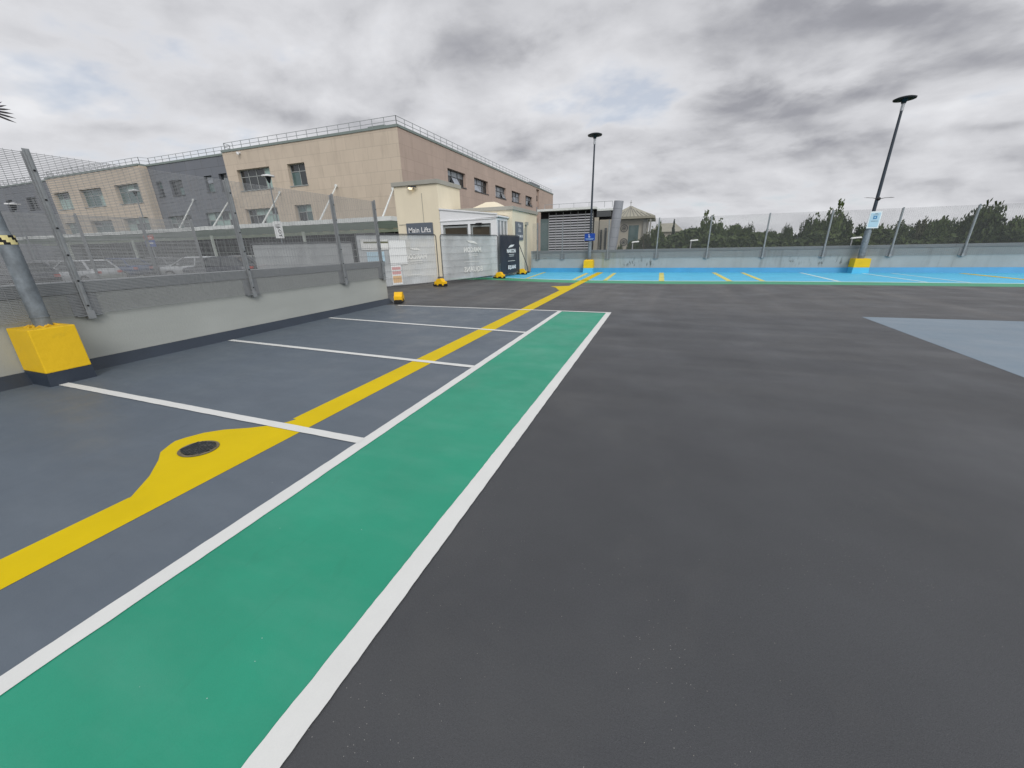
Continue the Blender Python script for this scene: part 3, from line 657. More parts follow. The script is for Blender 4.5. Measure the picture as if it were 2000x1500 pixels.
# ------------------------------------------------------------------ birds
def bird(label, loc, span, head_rot, tilt, fingers=True):
    rt = thing('bird', label, 'bird', loc)
    body = MB(); L = span * .46
    body.tube([(0, -L * .5, 0), (0, -L * .44, 0), (0, -L * .34, .01 * span), (0, -L * .2, 0), (0, 0, -.01 * span), (0, L * .2, 0), (0, L * .36, .006 * span)], [.004 * span, .03 * span, .05 * span, .07 * span, .078 * span, .05 * span, .018 * span], 10)
    body.quad((-.02 * span, L * .32, 0), (.02 * span, L * .32, 0), (.07 * span, L * .55, 0), (-.07 * span, L * .55, 0))
    for s_ in (-1, 1):
        pts_f = [(.04, -.10, 0), (.2, -.15, .045), (.33, -.12, .05)]; pts_b = [(.04, .10, 0), (.2, .08, .035), (.33, .06, .04)]
        for i in range(2):
            a, b, c, d = pts_f[i], pts_f[i + 1], pts_b[i + 1], pts_b[i]
            q = [(s_ * p[0] * span, p[1] * span, p[2] * span) for p in (a, b, c, d)]
            body.quad(*q); body.hexa([Vector(v) - Vector((0, 0, .012 * span)) for v in q] + [Vector(v) for v in q])
        for k in range(6):
            a = R(-18 + k * 15); b0 = Vector((s_ * .32, -.11 + .032 * k, .045)) * span; ln = (.20 - .012 * k) * span
            d = Vector((s_ * math.cos(a), math.sin(a), .01 + .10 * (1 - k / 5) * .3)); w = Vector((-math.sin(a) * s_ * 0 + 0, 1, 0)) * .016 * span
            body.quad(b0 - w, b0 + d * ln * .6 - w * .9, b0 + d * ln, b0 + d * ln * .6 + w * .9, b0 + w)
            body.quad(b0 - w + Vector((0, 0, -.005 * span)), b0 + d * ln * .6 - w * .9 + Vector((0, 0, -.005 * span)), b0 + d * ln, b0 + d * ln * .6 + w * .9 + Vector((0, 0, -.005 * span)), b0 + w + Vector((0, 0, -.005 * span)))
    me = body.build('bird_body', 'bird_black', None, org=(0, 0, 0), smooth=True); me.parent = rt
    bk = MB(); bk.tube([(0, -L * .49, 0), (0, -L * .58, -.004 * span)], [.014 * span, .002 * span], 6); o = bk.build('beak', 'bolt', None, org=(0, 0, 0)); o.parent = rt
    rt.rotation_euler = (tilt[0], tilt[1], head_rot); return rt
bird('black bird gliding in from the left edge of the sky', (-10.03, 3.44, 3.86), 1.15, R(68), (R(52), R(12)))
b = at(1716, 388, 12)
bird('dark bird gliding with level wings before the right lamp post', (b.x, b.y, b.z), .54, R(-20), (R(8), R(4)))

# ------------------------------------------------------------------ site fence panels and feet
def curve_frame(A, B, z0, z1, r=.12):
    A, B = Vector(A), Vector(B); u = (B - A).normalized(); pts = [A + Vector((0, 0, z0)), A + Vector((0, 0, z1 - r))]
    for k in range(1, 6): a = R(90 * k / 6); pts.append(A + u * r * (1 - math.cos(a)) + Vector((0, 0, z1 - r + r * math.sin(a))))
    pts.append(A + u * r + Vector((0, 0, z1))); pts.append(B - u * r + Vector((0, 0, z1)))
    for k in range(1, 6): a = R(90 * k / 6); pts.append(B - u * r + u * r * math.sin(a) + Vector((0, 0, z1 - r + r * math.cos(a))))
    pts += [B + Vector((0, 0, z1 - r)), B + Vector((0, 0, z0))]
    return pts
def banner(mb, A, B, z0, z1, off, amp, seed, nu=40, nv=24):
    u = (B - A); L = u.length; u.normalize(); n = Vector((u.y, -u.x, 0)); rr_ = random.Random(seed); ph = [rr_.uniform(0, 6.28) for _ in range(8)]
    g = []
    for j in range(nv + 1):
        row = []
        for i in range(nu + 1):
            s_, h = i / nu, j / nv
            f = math.sin(7 * s_ + 5 * h + ph[0]) * .5 + math.sin(-11 * s_ + 9 * h + ph[1]) * .35 + math.sin(19 * s_ + 13 * h + ph[2]) * .22 + math.sin(-27 * s_ + 16 * h + ph[3]) * .13
            e = min(1, 6 * min(s_, 1 - s_)) * min(1, 5 * min(h, 1 - h) + .15)
            row.append(A + u * (L * s_) + n * (off + amp * f * e) + Vector((0, 0, z0 + (z1 - z0) * h)))
        g.append(row)
    i0 = len(mb.v)
    for row in g: mb.v += row
    W_ = nu + 1
    for j in range(nv):
        for i in range(nu):
            a = i0 + j * W_ + i; mb.f.append((a, a + 1, a + W_ + 1, a + W_)); mb.m.append(mb.cur)
def site_panel(label, A, B, z0, z1, bmat, seed, texts=(), front=-1, notice=False):
    A, B = Vector((A[0], A[1], 0)), Vector((B[0], B[1], 0)); mid = (A + B) / 2; rt = thing('site_barrier', label, 'site fence', mid, 'temporary site fence panels')
    u = (B - A).normalized(); n = Vector((u.y, -u.x, 0)); L = (B - A).length; up = Vector((0, 0, 1))
    mb = MB(); mb.tube(curve_frame(A, B, z0 - .1, z1), .021, 8); mb.tube([A + up * (z0 + .04), B + up * (z0 + .04)], .016, 8); mb.build('frame', 'frame_steel', rt, smooth=True)
    mb = MB(); k = 1
    while z0 + .06 + .30 * k < z1 - .05: mb.wire(A + up * (z0 + .06 + .30 * k) + n * .006, B + up * (z0 + .06 + .30 * k) + n * .006, .0045); k += 1
    s_ = .15
    while s_ < L - .1: mb.wire(A + u * s_ + up * (z0 + .04), A + u * s_ + up * (z1 - .02), .0018); s_ += .09
    mb.build('wire_infill', 'wire_dark', rt)
    off = -.045 if bmat != 'banner_dark' else .03
    mb = MB(); banner(mb, A + u * .05, B - u * .05, z0 + .07, z1 - .03, off, .022, seed); sh_ = mb.build('sheeting', bmat, rt, smooth=False)
    sh_.data.shade_smooth()
    for (tx, fu, z, size, mirror) in texts:
        base = A + u * (L * fu) + n * (off + (.03 if bmat == 'banner_dark' else +.028)) + up * z
        if tx == '~':
            mb = MB(); pr = None; sg_ = -1 if mirror else 1
            for i in range(13):
                q = i / 12; w = .10 * size * math.sin(math.pi * q) + .004; y_ = .32 * size * (q + .12 * math.sin(6.28 * (q - .05)))
                p = base + u * (sg_ * (q - .5) * 1.5 * size) + up * y_
                if pr: mb.quad(pr[0] - up * pr[1], p - up * w, p + up * w, pr[0] + up * pr[1])
                pr = (p, w)
            mb.build('emblem', 'text_white' if bmat == 'banner_dark' else 'banner_print', sh_)
        elif tx == '-':
            mb = MB(); mb.obox(base - u * size / 2, u * size, n * .002, up * .022); mb.build('small_print', 'banner_print', sh_)
        else:
            lettering(tx, size, 'text_white' if bmat == 'banner_dark' else 'banner_print', sh_, base, u, up, mirror=mirror, bold=.012)
    return rt, sh_, u, n, A, L
site_panel('wire site fence panel with plain veiled sheeting behind the left mesh fence', (-14.2, 10.62), (-10.95, 12.25), -.1, 1.93, 'banner_grey', 5)
rt, sh_, u_, n_v, A_, L_ = site_panel('translucent banner panel with stuck on notices next to the left parapet', (-10.85, 12.35), (-9.42, 15.75), .12, 2.20, 'banner_veil', 6,
           [('MARCON', .70, 1.22, .26, True), ('~', .70, 1.55, .42, True), ('-', .70, 1.12, .6, True), ('-', .70, 1.03, .6, True), ('-', .66, .55, .7, True)])
for (a, b, z0, z1, mt) in ((.05, .37, 1.62, 2.0, 'banner_print'), (.08, .36, 1.86, 1.93, 'verge'), (.36, .58, 1.02, 1.98, 'sign_white'), (.10, .30, 1.15, 1.55, 'sign_pale_blue'), (.36, .49, .12 + .1, 1.0, 'sign_white'), (.37, .48, .82, .93, 'notice_pink'), (.37, .48, .64, .76, 'notice_pink'), (.37, .48, .30, .58, 'notice_orange')):
    mb = MB(); o_ = .012 if mt in ('verge', 'notice_pink', 'notice_orange') else .015
    mb.obox(A_ + u_ * L_ * a - n_v * o_ + Vector((0, 0, z0)), u_ * L_ * (b - a), -n_v * .002, (0, 0, z1 - z0)); mb.build('notice', mt, sh_)
site_panel('translucent grey banner panel before the white porch entrance', (-9.32, 15.95), (-8.22, 20.0), .12, 2.20, 'banner_veil', 7,
           [('MARCON', .52, 1.42, .30, True), ('~', .52, 1.78, .55, True), ('-', .52, 1.30, .7, True), ('-', .52, 1.22, .7, True), ('-', .50, .95, 1.2, True), ('EQUANS', .52, .48, .36, True)])
site_panel('opaque dark banner panel at the edge of the blue bays', (-8.2, 20.15), (-7.98, 22.75), .12, 2.22, 'banner_dark', 8,
           [('~', .54, 1.56, .55, False), ('MARCON', .54, 1.30, .27, False), ('-', .54, 1.19, .7, False), ('-', .54, 1.10, .6, False), ('-', .54, .84, .95, False), ('EQUANS', .56, .42, .27, False)])
def fence_foot(label, x, y, rot):
    rt = thing('ballast_block', label, 'fence foot', (x, y, 0), 'yellow site fence feet', rot)
    mb = MB(); mb.box(-.34, .30, -.12, .12, .001, .11); o = mb.build('rubber_block', 'black_rubber', None, org=(0, 0, 0), bevel=.02); o.parent = rt
    mb = MB()
    prof = [(-.24, .06), (-.24, .19), (-.15, .20), (-.12, .28), (-.05, .31), (.05, .31), (.13, .27), (.16, .19), (.26, .17), (.26, .04), (.19, .04), (.17, .10), (-.02, .10), (-.04, .04), (-.12, .04), (-.14, .10), (-.20, .10), (-.21, .06)]
    i = len(prof); k0 = 0
    mb.v += [Vector((p[0], -.125, p[1] + .02)) for p in prof] + [Vector((p[0], .125, p[1] + .02)) for p in prof]
    mb.f.append(tuple(range(i))); mb.m.append(0); mb.f.append(tuple(range(i, 2 * i))[::-1]); mb.m.append(0)
    for k in range(i): j = (k + 1) % i; mb.f.append((k, j, j + i, k + i)); mb.m.append(0)
    o = mb.build('yellow_cap', 'foot_yellow', None, org=(0, 0, 0), bevel=.008); o.parent = rt
    return rt
fence_foot('yellow fence foot standing at the end of the left parapet', -7.83, 10.5, R(118))
fence_foot('yellow fence foot between the two translucent banner panels', -9.25, 15.55, R(-8))
fence_foot('yellow fence foot between the grey and dark banner panels', -8.12, 19.9, R(-6))
fence_foot('yellow fence foot beyond the dark banner on the blue bays', -7.86, 22.9, R(4))
# prop behind the dark panel
st = thing('brace_prop', 'slanting dark brace pole between dark banner and drainpipe', 'brace', (-8.0, 23, 0))
mb = MB(); mb.tube([(-7.99, 22.78, 1.75), (-7.95, 24.3, .35)], .022, 8); mb.tube([(-7.95, 24.3, .35), (-7.95, 24.35, .02)], .03, 8); mb.build('brace_pole', 'pole_dark', st, smooth=True)
mb = MB(); mb.box(-8.03, -7.87, 24.25, 24.45, .01, .07); mb.build('brace_foot', 'black_rubber', st)

# ------------------------------------------------------------------ lift lobby
lob = thing('lift_lobby', 'cream rendered lift lobby blocks behind the site fence', 'building', (-12, 22, 0))
X1, Y1, H1 = -12.15, 20.9, 5.15
mb = MB(); mb.box(-15.05, X1, Y1, 23.6, 0, H1 - .12); mb.build('tower_wall', 'cream_render', lob)
mb = MB(); mb.box(-15.15, X1 + .08, Y1 - .1, 23.7, H1 - .118, H1 + .10); mb.build('tower_coping', 'cream_trim', lob, bevel=.01)
X2, Y2, H2 = -8.32, 22.62, 3.72
mb = MB(); mb.box(-15.0, X2, Y2 + 1.0, 27.5, 0, H2 - .01) if False else mb.box(X1 + .01, X2, Y2, 27.5, -3, H2 - .10); mb.build('lobby_wall', 'cream_render', lob)
mb = MB(); mb.box(X1 + .012, X2 + .08, Y2 - .1, 27.6, H2 - .098, H2 + .10); mb.build('lobby_coping', 'cream_trim', lob, bevel=.01)
mb = MB(); c = Vector((-10.35, 24.4)); z = H2 + .12
mb.hexa([(c.x - 1.0, c.y - 1, z + .02), (c.x + 1.0, c.y - 1, z + .02), (c.x + 1.0, c.y + 1, z + .02), (c.x - 1.0, c.y + 1, z + .02), (c.x - .28, c.y - .28, z + .42), (c.x + .28, c.y - .28, z + .42), (c.x + .28, c.y + .28, z + .42), (c.x - .28, c.y + .28, z + .42)])
mb.build('roof_cowl', 'cream_render', lob)
mb = MB(); mb.box(c.x - .85, c.x + .85, c.y - .85, c.y + .85, H2 + .10, z + .018); mb.build('cowl_base', 'interior_dark', lob)
mb = MB(); mb.bar((-14.95, Y1 - .012, 2.98), (-13.2, Y1 - .012, 2.98), .024, .024); mb.bar((-13.2, Y1 - .012, 2.98), (-13.2, Y1 - .012, 4.6), .02, .02); mb.build('conduit', 'cream_trim', lob)
# porch
pz0, pz1 = 2.88, 3.05
PX0, PX1, PY0 = X1 + .015, -8.62, Y1 + .02
mb = MB(); mb.quad((PX0, PY0, pz1), (PX1, PY0, pz1 + .12), (PX1, PY0, pz1 + .24), (PX0, PY0, 3.74)); mb.quad((PX0, PY0 - .05, 3.70), (PX1 + .06, PY0 - .05, pz1 + .22), (PX1 + .06, Y2 - .02, pz1 + .25), (PX0, Y2 - .02, 3.74))
mb.bar((PX0, PY0 - .03, 3.72), (PX1 + .06, PY0 - .03, pz1 + .26), .06, .07); mb.bar((PX0, PY0 - .02, pz1 + .02), (PX1, PY0 - .02, pz1 + .06), .05, .05)
pr_ = mb.build('porch_gable', 'pvc_white', lob)
mb = MB(); mb.box(PX0, PX1, PY0, PY0 + .08, pz0 - .02, pz1 + .02)
for xa in (PX0, -10.38, PX1 - .14): mb.box(xa, xa + .14, PY0 - .003, PY0 + .09, .01, pz0 - .02)
mb.box(PX1 - .36, PX1 - .14, PY0 - .001, PY0 + .07, .01, pz0 - .02)
ya = PY0 + .09
for k in range(4): mb.box(PX1 - .075, PX1, ya + k * .50, ya + k * .50 + .075, .01, 3.05)
mb.box(PX1 - .08, PX1 + .003, PY0 + .01, Y2 - .01, 3.0, 3.14); mb.box(PX1 - .08, PX1 + .003, PY0 + .01, Y2 - .01, .02, .7)
mb.build('porch_frame', 'pvc_white', lob, bevel=.006)
mb = MB(); mb.tube([(PX1 + .07, PY0 - .08, 3.20), (PX1 + .07, Y2 - .02, 3.20)], .05, 10); mb.build('porch_gutter', 'pvc_white', lob, smooth=True)
for xa, xb in ((PX0 + .14, -10.40), (-10.22, PX1 - .38)):
    mb = MB(); mb.box(xa + .002, xb - .002, PY0 + .10, PY0 + .14, 2.70, 2.80); mb.box(xa + .002, xa + .09, PY0 + .10, PY0 + .14, .02, 2.70); mb.box(xb - .09, xb - .002, PY0 + .10, PY0 + .14, .02, 2.70)
    dr = mb.build('sliding_door', 'frame_grey', lob)
    mb = MB(); mb.quad((xa + .09, PY0 + .12, .05), (xb - .09, PY0 + .12, .05), (xb - .09, PY0 + .12, 2.70), (xa + .09, PY0 + .12, 2.70)); mb.build('pane', 'interior_brown', dr)
mb = MB(); mb.quad((PX0 + .1, PY0 + .6, .02), (PX1 - .1, PY0 + .6, .02), (PX1 - .1, PY0 + .6, 2.9), (PX0 + .1, PY0 + .6, 2.9)); mb.build('porch_interior', 'interior_brown', lob)
mb = MB(); mb.box(-9.86, -9.50, PY0 - .09, PY0 - .004, 2.80, 2.90); mb.build('door_sensor', 'bolt', lob, bevel=.01)
for k in range(3):
    mb = MB(); mb.quad((PX1 - .04, ya + k * .5 + .08, .7), (PX1 - .04, ya + (k + 1) * .5 - .005, .7), (PX1 - .04, ya + (k + 1) * .5 - .005, 3.0), (PX1 - .04, ya + k * .5 + .08, 3.0)); mb.build('side_pane', 'glass_pale', lob)
# lobby fittings
mb = MB(); mb.tube([(X2 + .07, 25.0, .02), (X2 + .07, 25.0, 2.9)], .045, 10); mb.tube([(X2 + .07, 24.7, .02), (X2 + .07, 24.7, 2.7)], .025, 8)
mb.box(X2 + .01, X2 + .16, 24.86, 25.14, 2.88, 3.06); mb.build('drainpipe', 'cream_trim', lob, smooth=False)
wlp = thing('wall_lamp', 'small glowing bulkhead lamp high on the cream tower', 'lamp', (-13.72, Y1 - .15, 4.9))
mb = MB(); mb.tube([(-13.72, Y1, 4.86), (-13.72, Y1 - .30, 4.92)], .03, 8)
for k in range(8):
    a0, a1 = R(180 * k / 8), R(180 * (k + 1) / 8)
    for (r0, z0, r1, z1) in ((.34, .0, .26, .10), (.26, .10, 0, .13)):
        f = lambda a, r, z: (-13.72 + r * math.cos(a), Y1 - .12 - .55 * r * math.sin(a), 4.88 + z)
        mb.quad(f(a0, r0, z0), f(a1, r0, z0), f(a1, max(r1, .01), z1), f(a0, max(r1, .01), z1))
mb.build('lamp_hood', 'lamp_dark', wlp)
mb = MB(); mb.tube([(-13.78, Y1 - .20, 4.80), (-13.78, Y1 - .20, 4.90)], [.08, .14], 12); mb.build('lamp_lens', 'lit_lens', wlp)
ml = thing('wall_sign', 'grey Main Lifts sign on the cream tower above the banner', 'sign', (-13.5, Y1 - .05, 2.4))
mb = MB(); mb.box(-14.42, -12.62, Y1 - .06, Y1 - .01, 2.20, 3.04); mb.build('sign_plate', 'sign_grey', ml, bevel=.006)
lettering('Main Lifts', .40, 'text_white', ml, (-13.52, Y1 - .064, 2.52), (1, 0, 0), (0, 0, 1), bold=.003)
m2 = thing('wall_sign', 'tall pale grey Main Lifts sign beside the drainpipe', 'sign', (X2 + .05, 23.8, 2.2))
mb = MB(); mb.box(X2 + .01, X2 + .05, 23.05, 24.45, 1.98, 3.02); mb.build('sign_plate', 'sign_grey', m2, bevel=.004)
lettering('Main', .30, 'text_white', m2, (X2 + .054, 23.75, 2.72), (0, 1, 0), (0, 0, 1)); lettering('Lifts', .30, 'text_white', m2, (X2 + .054, 23.75, 2.45), (0, 1, 0), (0, 0, 1))
for k in range(4):
    mb = MB(); mb.box(X2 + .05, X2 + .056, 23.2 + k * .3, 23.34 + k * .3, 2.14, 2.28); mb.build('sign_symbol', 'text_white', m2)

# ------------------------------------------------------------------ hospital
def facade(mb, o, u, u0, u1, z0, z1, holes, n, depth):
    o, u, n = Vector(o), Vector(u), Vector(n); P_ = lambda a, z, d=0: o + u * a + Vector((0, 0, z)) - n * d
    us = sorted({u0, u1, *[h[0] for h in holes], *[h[1] for h in holes]}); zs = sorted({z0, z1, *[h[2] for h in holes], *[h[3] for h in holes]})
    for i in range(len(us) - 1):
        for j in range(len(zs) - 1):
            cu, cz = (us[i] + us[i + 1]) / 2, (zs[j] + zs[j + 1]) / 2
            if any(h[0] < cu < h[1] and h[2] < cz < h[3] for h in holes): continue
            mb.quad(P_(us[i], zs[j]), P_(us[i + 1], zs[j]), P_(us[i + 1], zs[j + 1]), P_(us[i], zs[j + 1]))
    for h in holes:
        for (a, b) in (((h[0], h[2]), (h[1], h[2])), ((h[1], h[2]), (h[1], h[3])), ((h[1], h[3]), (h[0], h[3])), ((h[0], h[3]), (h[0], h[2]))):
            mb.quad(P_(*a), P_(*b), P_(*b, depth), P_(*a, depth))
WR = random.Random(4)
def window(parent, o, u, n, h, depth, cols, transom=.34, pal=('glass_dark', 'glass_teal', 'blind'), wts=(5, 2, 2), frame='frame_grey', sill=True, openp=()):
    o, u, n = Vector(o), Vector(u), Vector(n); up = Vector((0, 0, 1)); w = h[1] - h[0]; ht = h[3] - h[2]
    P_ = lambda a, z, d=0: o + u * a + up * z - n * d
    mb = MB(); fw = .075; d0 = depth - .07
    def fb(a0, a1, z0, z1, pr=0): mb.obox(P_(a0, z0, d0 - pr), u * (a1 - a0), -n * (.06 + pr), up * (z1 - z0))
    fb(h[0], h[1], h[2], h[2] + fw); fb(h[0], h[1], h[3] - fw, h[3]); fb(h[0], h[0] + fw, h[2] + fw, h[3] - fw); fb(h[1] - fw, h[1], h[2] + fw, h[3] - fw)
    zt = h[3] - ht * transom
    fb(h[0] + fw, h[1] - fw, zt - fw / 2, zt + fw / 2)
    for k in range(1, cols):
        a = h[0] + w * k / cols; fb(a - fw / 2, a + fw / 2, h[2] + fw, zt - fw / 2, .002); fb(a - fw / 2, a + fw / 2, zt + fw / 2, h[3] - fw, .002)
    fr = mb.build('window', frame, parent)
    mb = MB()
    for k in range(cols):
        for (za, zb) in ((h[2], zt), (zt, h[3])):
            mb.cur = WR.choices(range(len(pal)), wts)[0]
            a0, a1 = h[0] + w * k / cols, h[0] + w * (k + 1) / cols
            mb.quad(P_(a0, za, depth - .02), P_(a1, za, depth - .02), P_(a1, zb, depth - .02), P_(a0, zb, depth - .02))
            if (k, za == h[2]) in openp: mb.quad(P_(a0 + .05, zb - .05, depth - .03), P_(a1 - .05, zb - .05, depth - .03), P_(a1 - .05, za + .1, depth - .45), P_(a0 + .05, za + .1, depth - .45))
    mb.build('pane', list(pal), fr)
    if sill:
        mb = MB(); mb.obox(P_(h[0] - .06, h[2] - .10, -.07), u * (w + .12), -n * (.2), up * .095); mb.build('sill', frame, fr)
    return fr
YA, XB, ZR, ZB = 36.0, -24.74, 12.55, -.5
hos = thing('hospital_building', 'long three storey stone and grey clad hospital behind the car park', 'building', (-50, 40, 0))
E1, E2, E3 = Vector((1, 0, 0)), Vector((0, -1, 0)), Vector((1, 0, 0))
upA = [(-47.4, -42.2, 8.45, 10.62), (-39.5, -36.98, 8.45, 10.6)]; lowA = [(-47.5, -42.3, 4.45, 6.45), (-39.55, -37.1, 4.45, 6.5)]
mb = MB(); facade(mb, (0, YA, 0), E1, -49.1, XB, 3.4, ZR, upA + lowA, E2, .45); mb.build('stone_wall', 'stone', hos)
for i, h in enumerate(upA + lowA): window(hos, (0, YA, 0), E1, E2, h, .45, 4 if i % 2 == 0 else 2)
HB = [(45.3, 50.0, 8.86, 10.52), (52.6, 57.3, 8.86, 10.52), (60.0, 64.5, 8.85, 10.48), (67.2, 71.85, 8.85, 10.48), (74.6, 78.8, 8.85, 10.48), (90, 93, 8.85, 10.48)][:5]
mb = MB(); facade(mb, (XB, 0, 0), (0, 1, 0), YA, 94.7, ZB, ZR, HB + [(81.5, 83.5, -.4, 12.3)], (1, 0, 0), .45); mb.build('stone_wall', 'stone_side', hos)
for h in HB: window(hos, (XB, 0, 0), (0, 1, 0), (1, 0, 0), h, .45, 3, .42, ('glass_dark', 'glass_pale', 'blind_grey'), (3, 3, 3), 'frame_dark', openp={(WR.randrange(3), True)})
mb = MB(); mb.cur = 0
for k in range(12):
    mb.cur = [0, 1, 2, 1][k % 4]; mb.quad((XB - .4, 81.5, -.4 + k * 1.06), (XB - .4, 83.5, -.4 + k * 1.06), (XB - .4, 83.5, .66 + k * 1.06), (XB - .4, 81.5, .66 + k * 1.06))
mb.build('stair_glazing', ['glass_pale', 'stone_side', 'glass_dark'], hos)
mb = MB(); mb.quad((XB, 94.7, ZB), (-49.1, 94.7, ZB), (-49.1, 94.7, ZR), (XB, 94.7, ZR)); mb.quad((-49.1, YA, 3.4), (-49.1, 94.7, 3.4), (-49.1, 94.7, ZR), (-49.1, YA, ZR)); mb.build('end_wall', 'stone', hos)
mb = MB(); mb.box(-49.15, XB + .08, YA - .08, 94.8, ZR + .002, ZR + .22); mb.build('roof_edge', 'roof_trim', hos)
# grey recessed wing, stone wing, far grey wing
YG = YA + .9
def sg_(L): k = YG / 37.5; return [(a * k, b * k, 1.65 + (c - 1.65) * k, 1.65 + (d - 1.65) * k) for a, b, c, d in L]
gw_ = [(-65.2, -64.0, 8.95, 10.8), (-62.4, -59.9, 8.95, 10.75), (-55.5, -54.0, 8.95, 10.8), (-52.7, -51.3, 8.95, 10.85)]; gl_ = [(-64.9, -60.0, 4.5, 6.5), (-57.0, -51.7, 4.5, 6.6)]; gw_, gl_ = sg_(gw_), sg_(gl_)
mb = MB(); facade(mb, (0, YG, 0), E1, -65.0, -49.1, 3.4, ZR, gw_ + gl_, E2, .35); mb.build('grey_wall', 'grey_cladding', hos)
for i, h in enumerate(gw_): window(hos, (0, YG, 0), E1, E2, h, .35, 1 if i != 1 else 2, .45, ('glass_dark', 'glass_teal', 'blind_grey'), (4, 3, 1), 'frame_dark')
for h in gl_: window(hos, (0, YG, 0), E1, E2, h, .35, 4, .45)
cw = [(-87.6, -83.2, 8.3, 10.6), (-80.4, -74.95, 8.3, 10.62), (-71.7, -66.4, 8.3, 10.62)]; cl = [(-88.4, -83.5, 4.5, 6.42), (-80.4, -75.0, 4.5, 6.42), (-72.2, -66.5, 4.5, 6.45)]
cw[0] = (-87.4, -83.2, 8.3, 10.6); cl[0] = (-87.4, -83.5, 4.5, 6.42)
mb = MB(); facade(mb, (0, YA, 0), E1, -88.0, -65.0, 3.4, ZR, cw + cl, E2, .5); mb.quad((-65.0, YA, 3.4), (-65.0, YG, 3.4), (-65.0, YG, ZR), (-65.0, YA, ZR)); mb.build('stone_wall', 'stone', hos)
for h in cw + cl: window(hos, (0, YA, 0), E1, E2, h, .5, 3, .36, ('glass_teal', 'glass_dark', 'blind'), (5, 2, 3))
fw_ = [(-113, -111.5, 9, 10.8), (-106.4, -104.2, 9.0, 10.8), (-99.6, -96.4, 9.0, 10.8), (-94.6, -93.4, 9.0, 10.8)]; fw_ = sg_(fw_)
mb = MB(); facade(mb, (0, YG, 0), E1, -140, -88.0, ZB, ZR, fw_, E2, .35); mb.build('grey_wall', 'grey_cladding', hos)
for h in fw_: window(hos, (0, YG, 0), E1, E2, h, .35, 2, .45, ('glass_dark', 'glass_teal', 'blind_grey'), (4, 2, 2), 'frame_dark')
mb = MB(); mb.box(-65.02, -49.16, YG - .08, YG + 14, ZR + .002, ZR + .22); mb.box(-88.05, -65.03, YA - .08, YG + 14, ZR + .002, ZR + .22); mb.box(-140, -88.06, YG - .08, YG + 14, ZR + .002, ZR + .22); mb.build('roof_edge', 'roof_trim', hos)
# ground floor glazing
mb = MB(); mb.quad((-140, YA + 1.06, ZB), (-25.0, YA + 1.06, ZB), (-25.0, YA + 1.06, 3.41), (-140, YA + 1.06, 3.41)); gf = mb.build('entrance_glazing', 'interior_dark', hos)
mb = MB(); x = -92.0
while x < -26: mb.box(x, x + .07, YA + .95, YA + 1.03, ZB, 3.41); x += 1.35
for z in (.9, 1.6, 2.3, 3.0): mb.box(-92, -25.4, YA + .96, YA + 1.02, z, z + .05)
mb.build('glazing_bars', 'frame_grey', gf)
mb = MB(); mb.box(-92, XB, YA + .003, YA + 1.1, 3.42, 3.60); mb.build('soffit', 'canopy_green', hos)
mb = MB(); mb.box(XB - .5, XB - .01, YA + .01, YA + .9, ZB, 3.41); mb.build('corner_pier', 'stone', hos)
# canopy
FY = 25.0; cz = at(400, 449, FY).z; cxr = at(762, 417, FY).x; czr = at(762, 422, FY).z
can = MB(); can.box(-95, cxr, FY, FY + .25, cz - .02, cz + .28); can.box(cxr - .25, cxr, FY + .252, YA - .1, cz - .02, cz + .28); cn = can.build('canopy', 'canopy_white', hos)
mb = MB(); x = -95.0
while x < cxr - .4: mb.hexa([(x, FY + .26, cz - .02), (x + .12, FY + .26, cz - .02), (x + .12, YA - .05, cz - .02), (x, YA - .05, cz - .02), (x, FY + .26, cz + .18), (x + .12, FY + .26, cz + .18), (x + .12, YA - .05, cz + .18), (x, YA - .05, cz + .18)]); x += 1.9
mb.build('canopy_rib', 'roof_trim', cn)
mb = MB(); mb.quad((-95, FY + .26, cz + .2), (cxr - .26, FY + .26, cz + .2), (cxr - .26, YA - .04, cz + .2), (-95, YA - .04, cz + .2)); mb.build('canopy_deck', 'frosted_canopy', cn)
mb = MB(); mb.box(-95, cxr - .3, YA - .6, YA - .3, cz - .32, cz - .022); mb.build('canopy_beam', 'canopy_green', cn)
for (a, b) in (((378, 391), (344, 428)), ((452, 384), (414, 439)), ((547, 376), (510, 432)), ((657, 363), (622, 424)), ((768, 369), (745, 415))):
    p, q = at(*a, YA - .03), at(*b, FY + 1.2); q.z = cz + .25
    if a[0] < 400: p = at(*a, YG - .03)
    mb = MB(); mb.tube([p, q], .07, 8); mb.tube([p - Vector((0, .0, 0)), p + Vector((0, -.12, 0))], .16, 8); mb.build('tie_rod', 'canopy_white', hos, smooth=True)
for xx in (-84, -70.5, -57.0, -43.5, -31.0):
    mb = MB(); mb.tube([(xx, FY + 3.6, -.06), (xx, FY + 3.6, cz - .3)], .14, 12); mb.build('canopy_column', 'canopy_white', hos, smooth=True)
# roof guard rails
def rail(path, z, h=.78, step=1.4):
    mb = MB()
    for a, b in zip(path[:-1], path[1:]):
        a, b = Vector((*a, z)), Vector((*b, z)); L = (b - a).length; n = max(1, round(L / step))
        for k in range(n + 1): p = a + (b - a) * k / n; mb.bar(p, p + Vector((0, 0, h)), .045, .045)
        for hh in (h * .52, h): mb.bar(a + Vector((0, 0, hh)), b + Vector((0, 0, hh)), .04, .04)
    return mb.build('roof_railing', 'rail_metal', hos)
rail([(-48.9, YA + .3), (XB - .25, YA + .3), (XB - .25, 94.5)], ZR + .22)
rail([(-139, YG + .3), (-88.2, YG + .3), (-87.8, YA + .3), (-65.2, YA + .3), (-64.8, YG + .3), (-49.2, YG + .3), (-48.9, YA + .35)], ZR + .22)
mb = MB(); mb.box(-28.6, -26.6, YA + .6, YA + 2.2, ZR + .22, ZR + .52); mb.build('roof_hatch', 'roof_trim', hos)
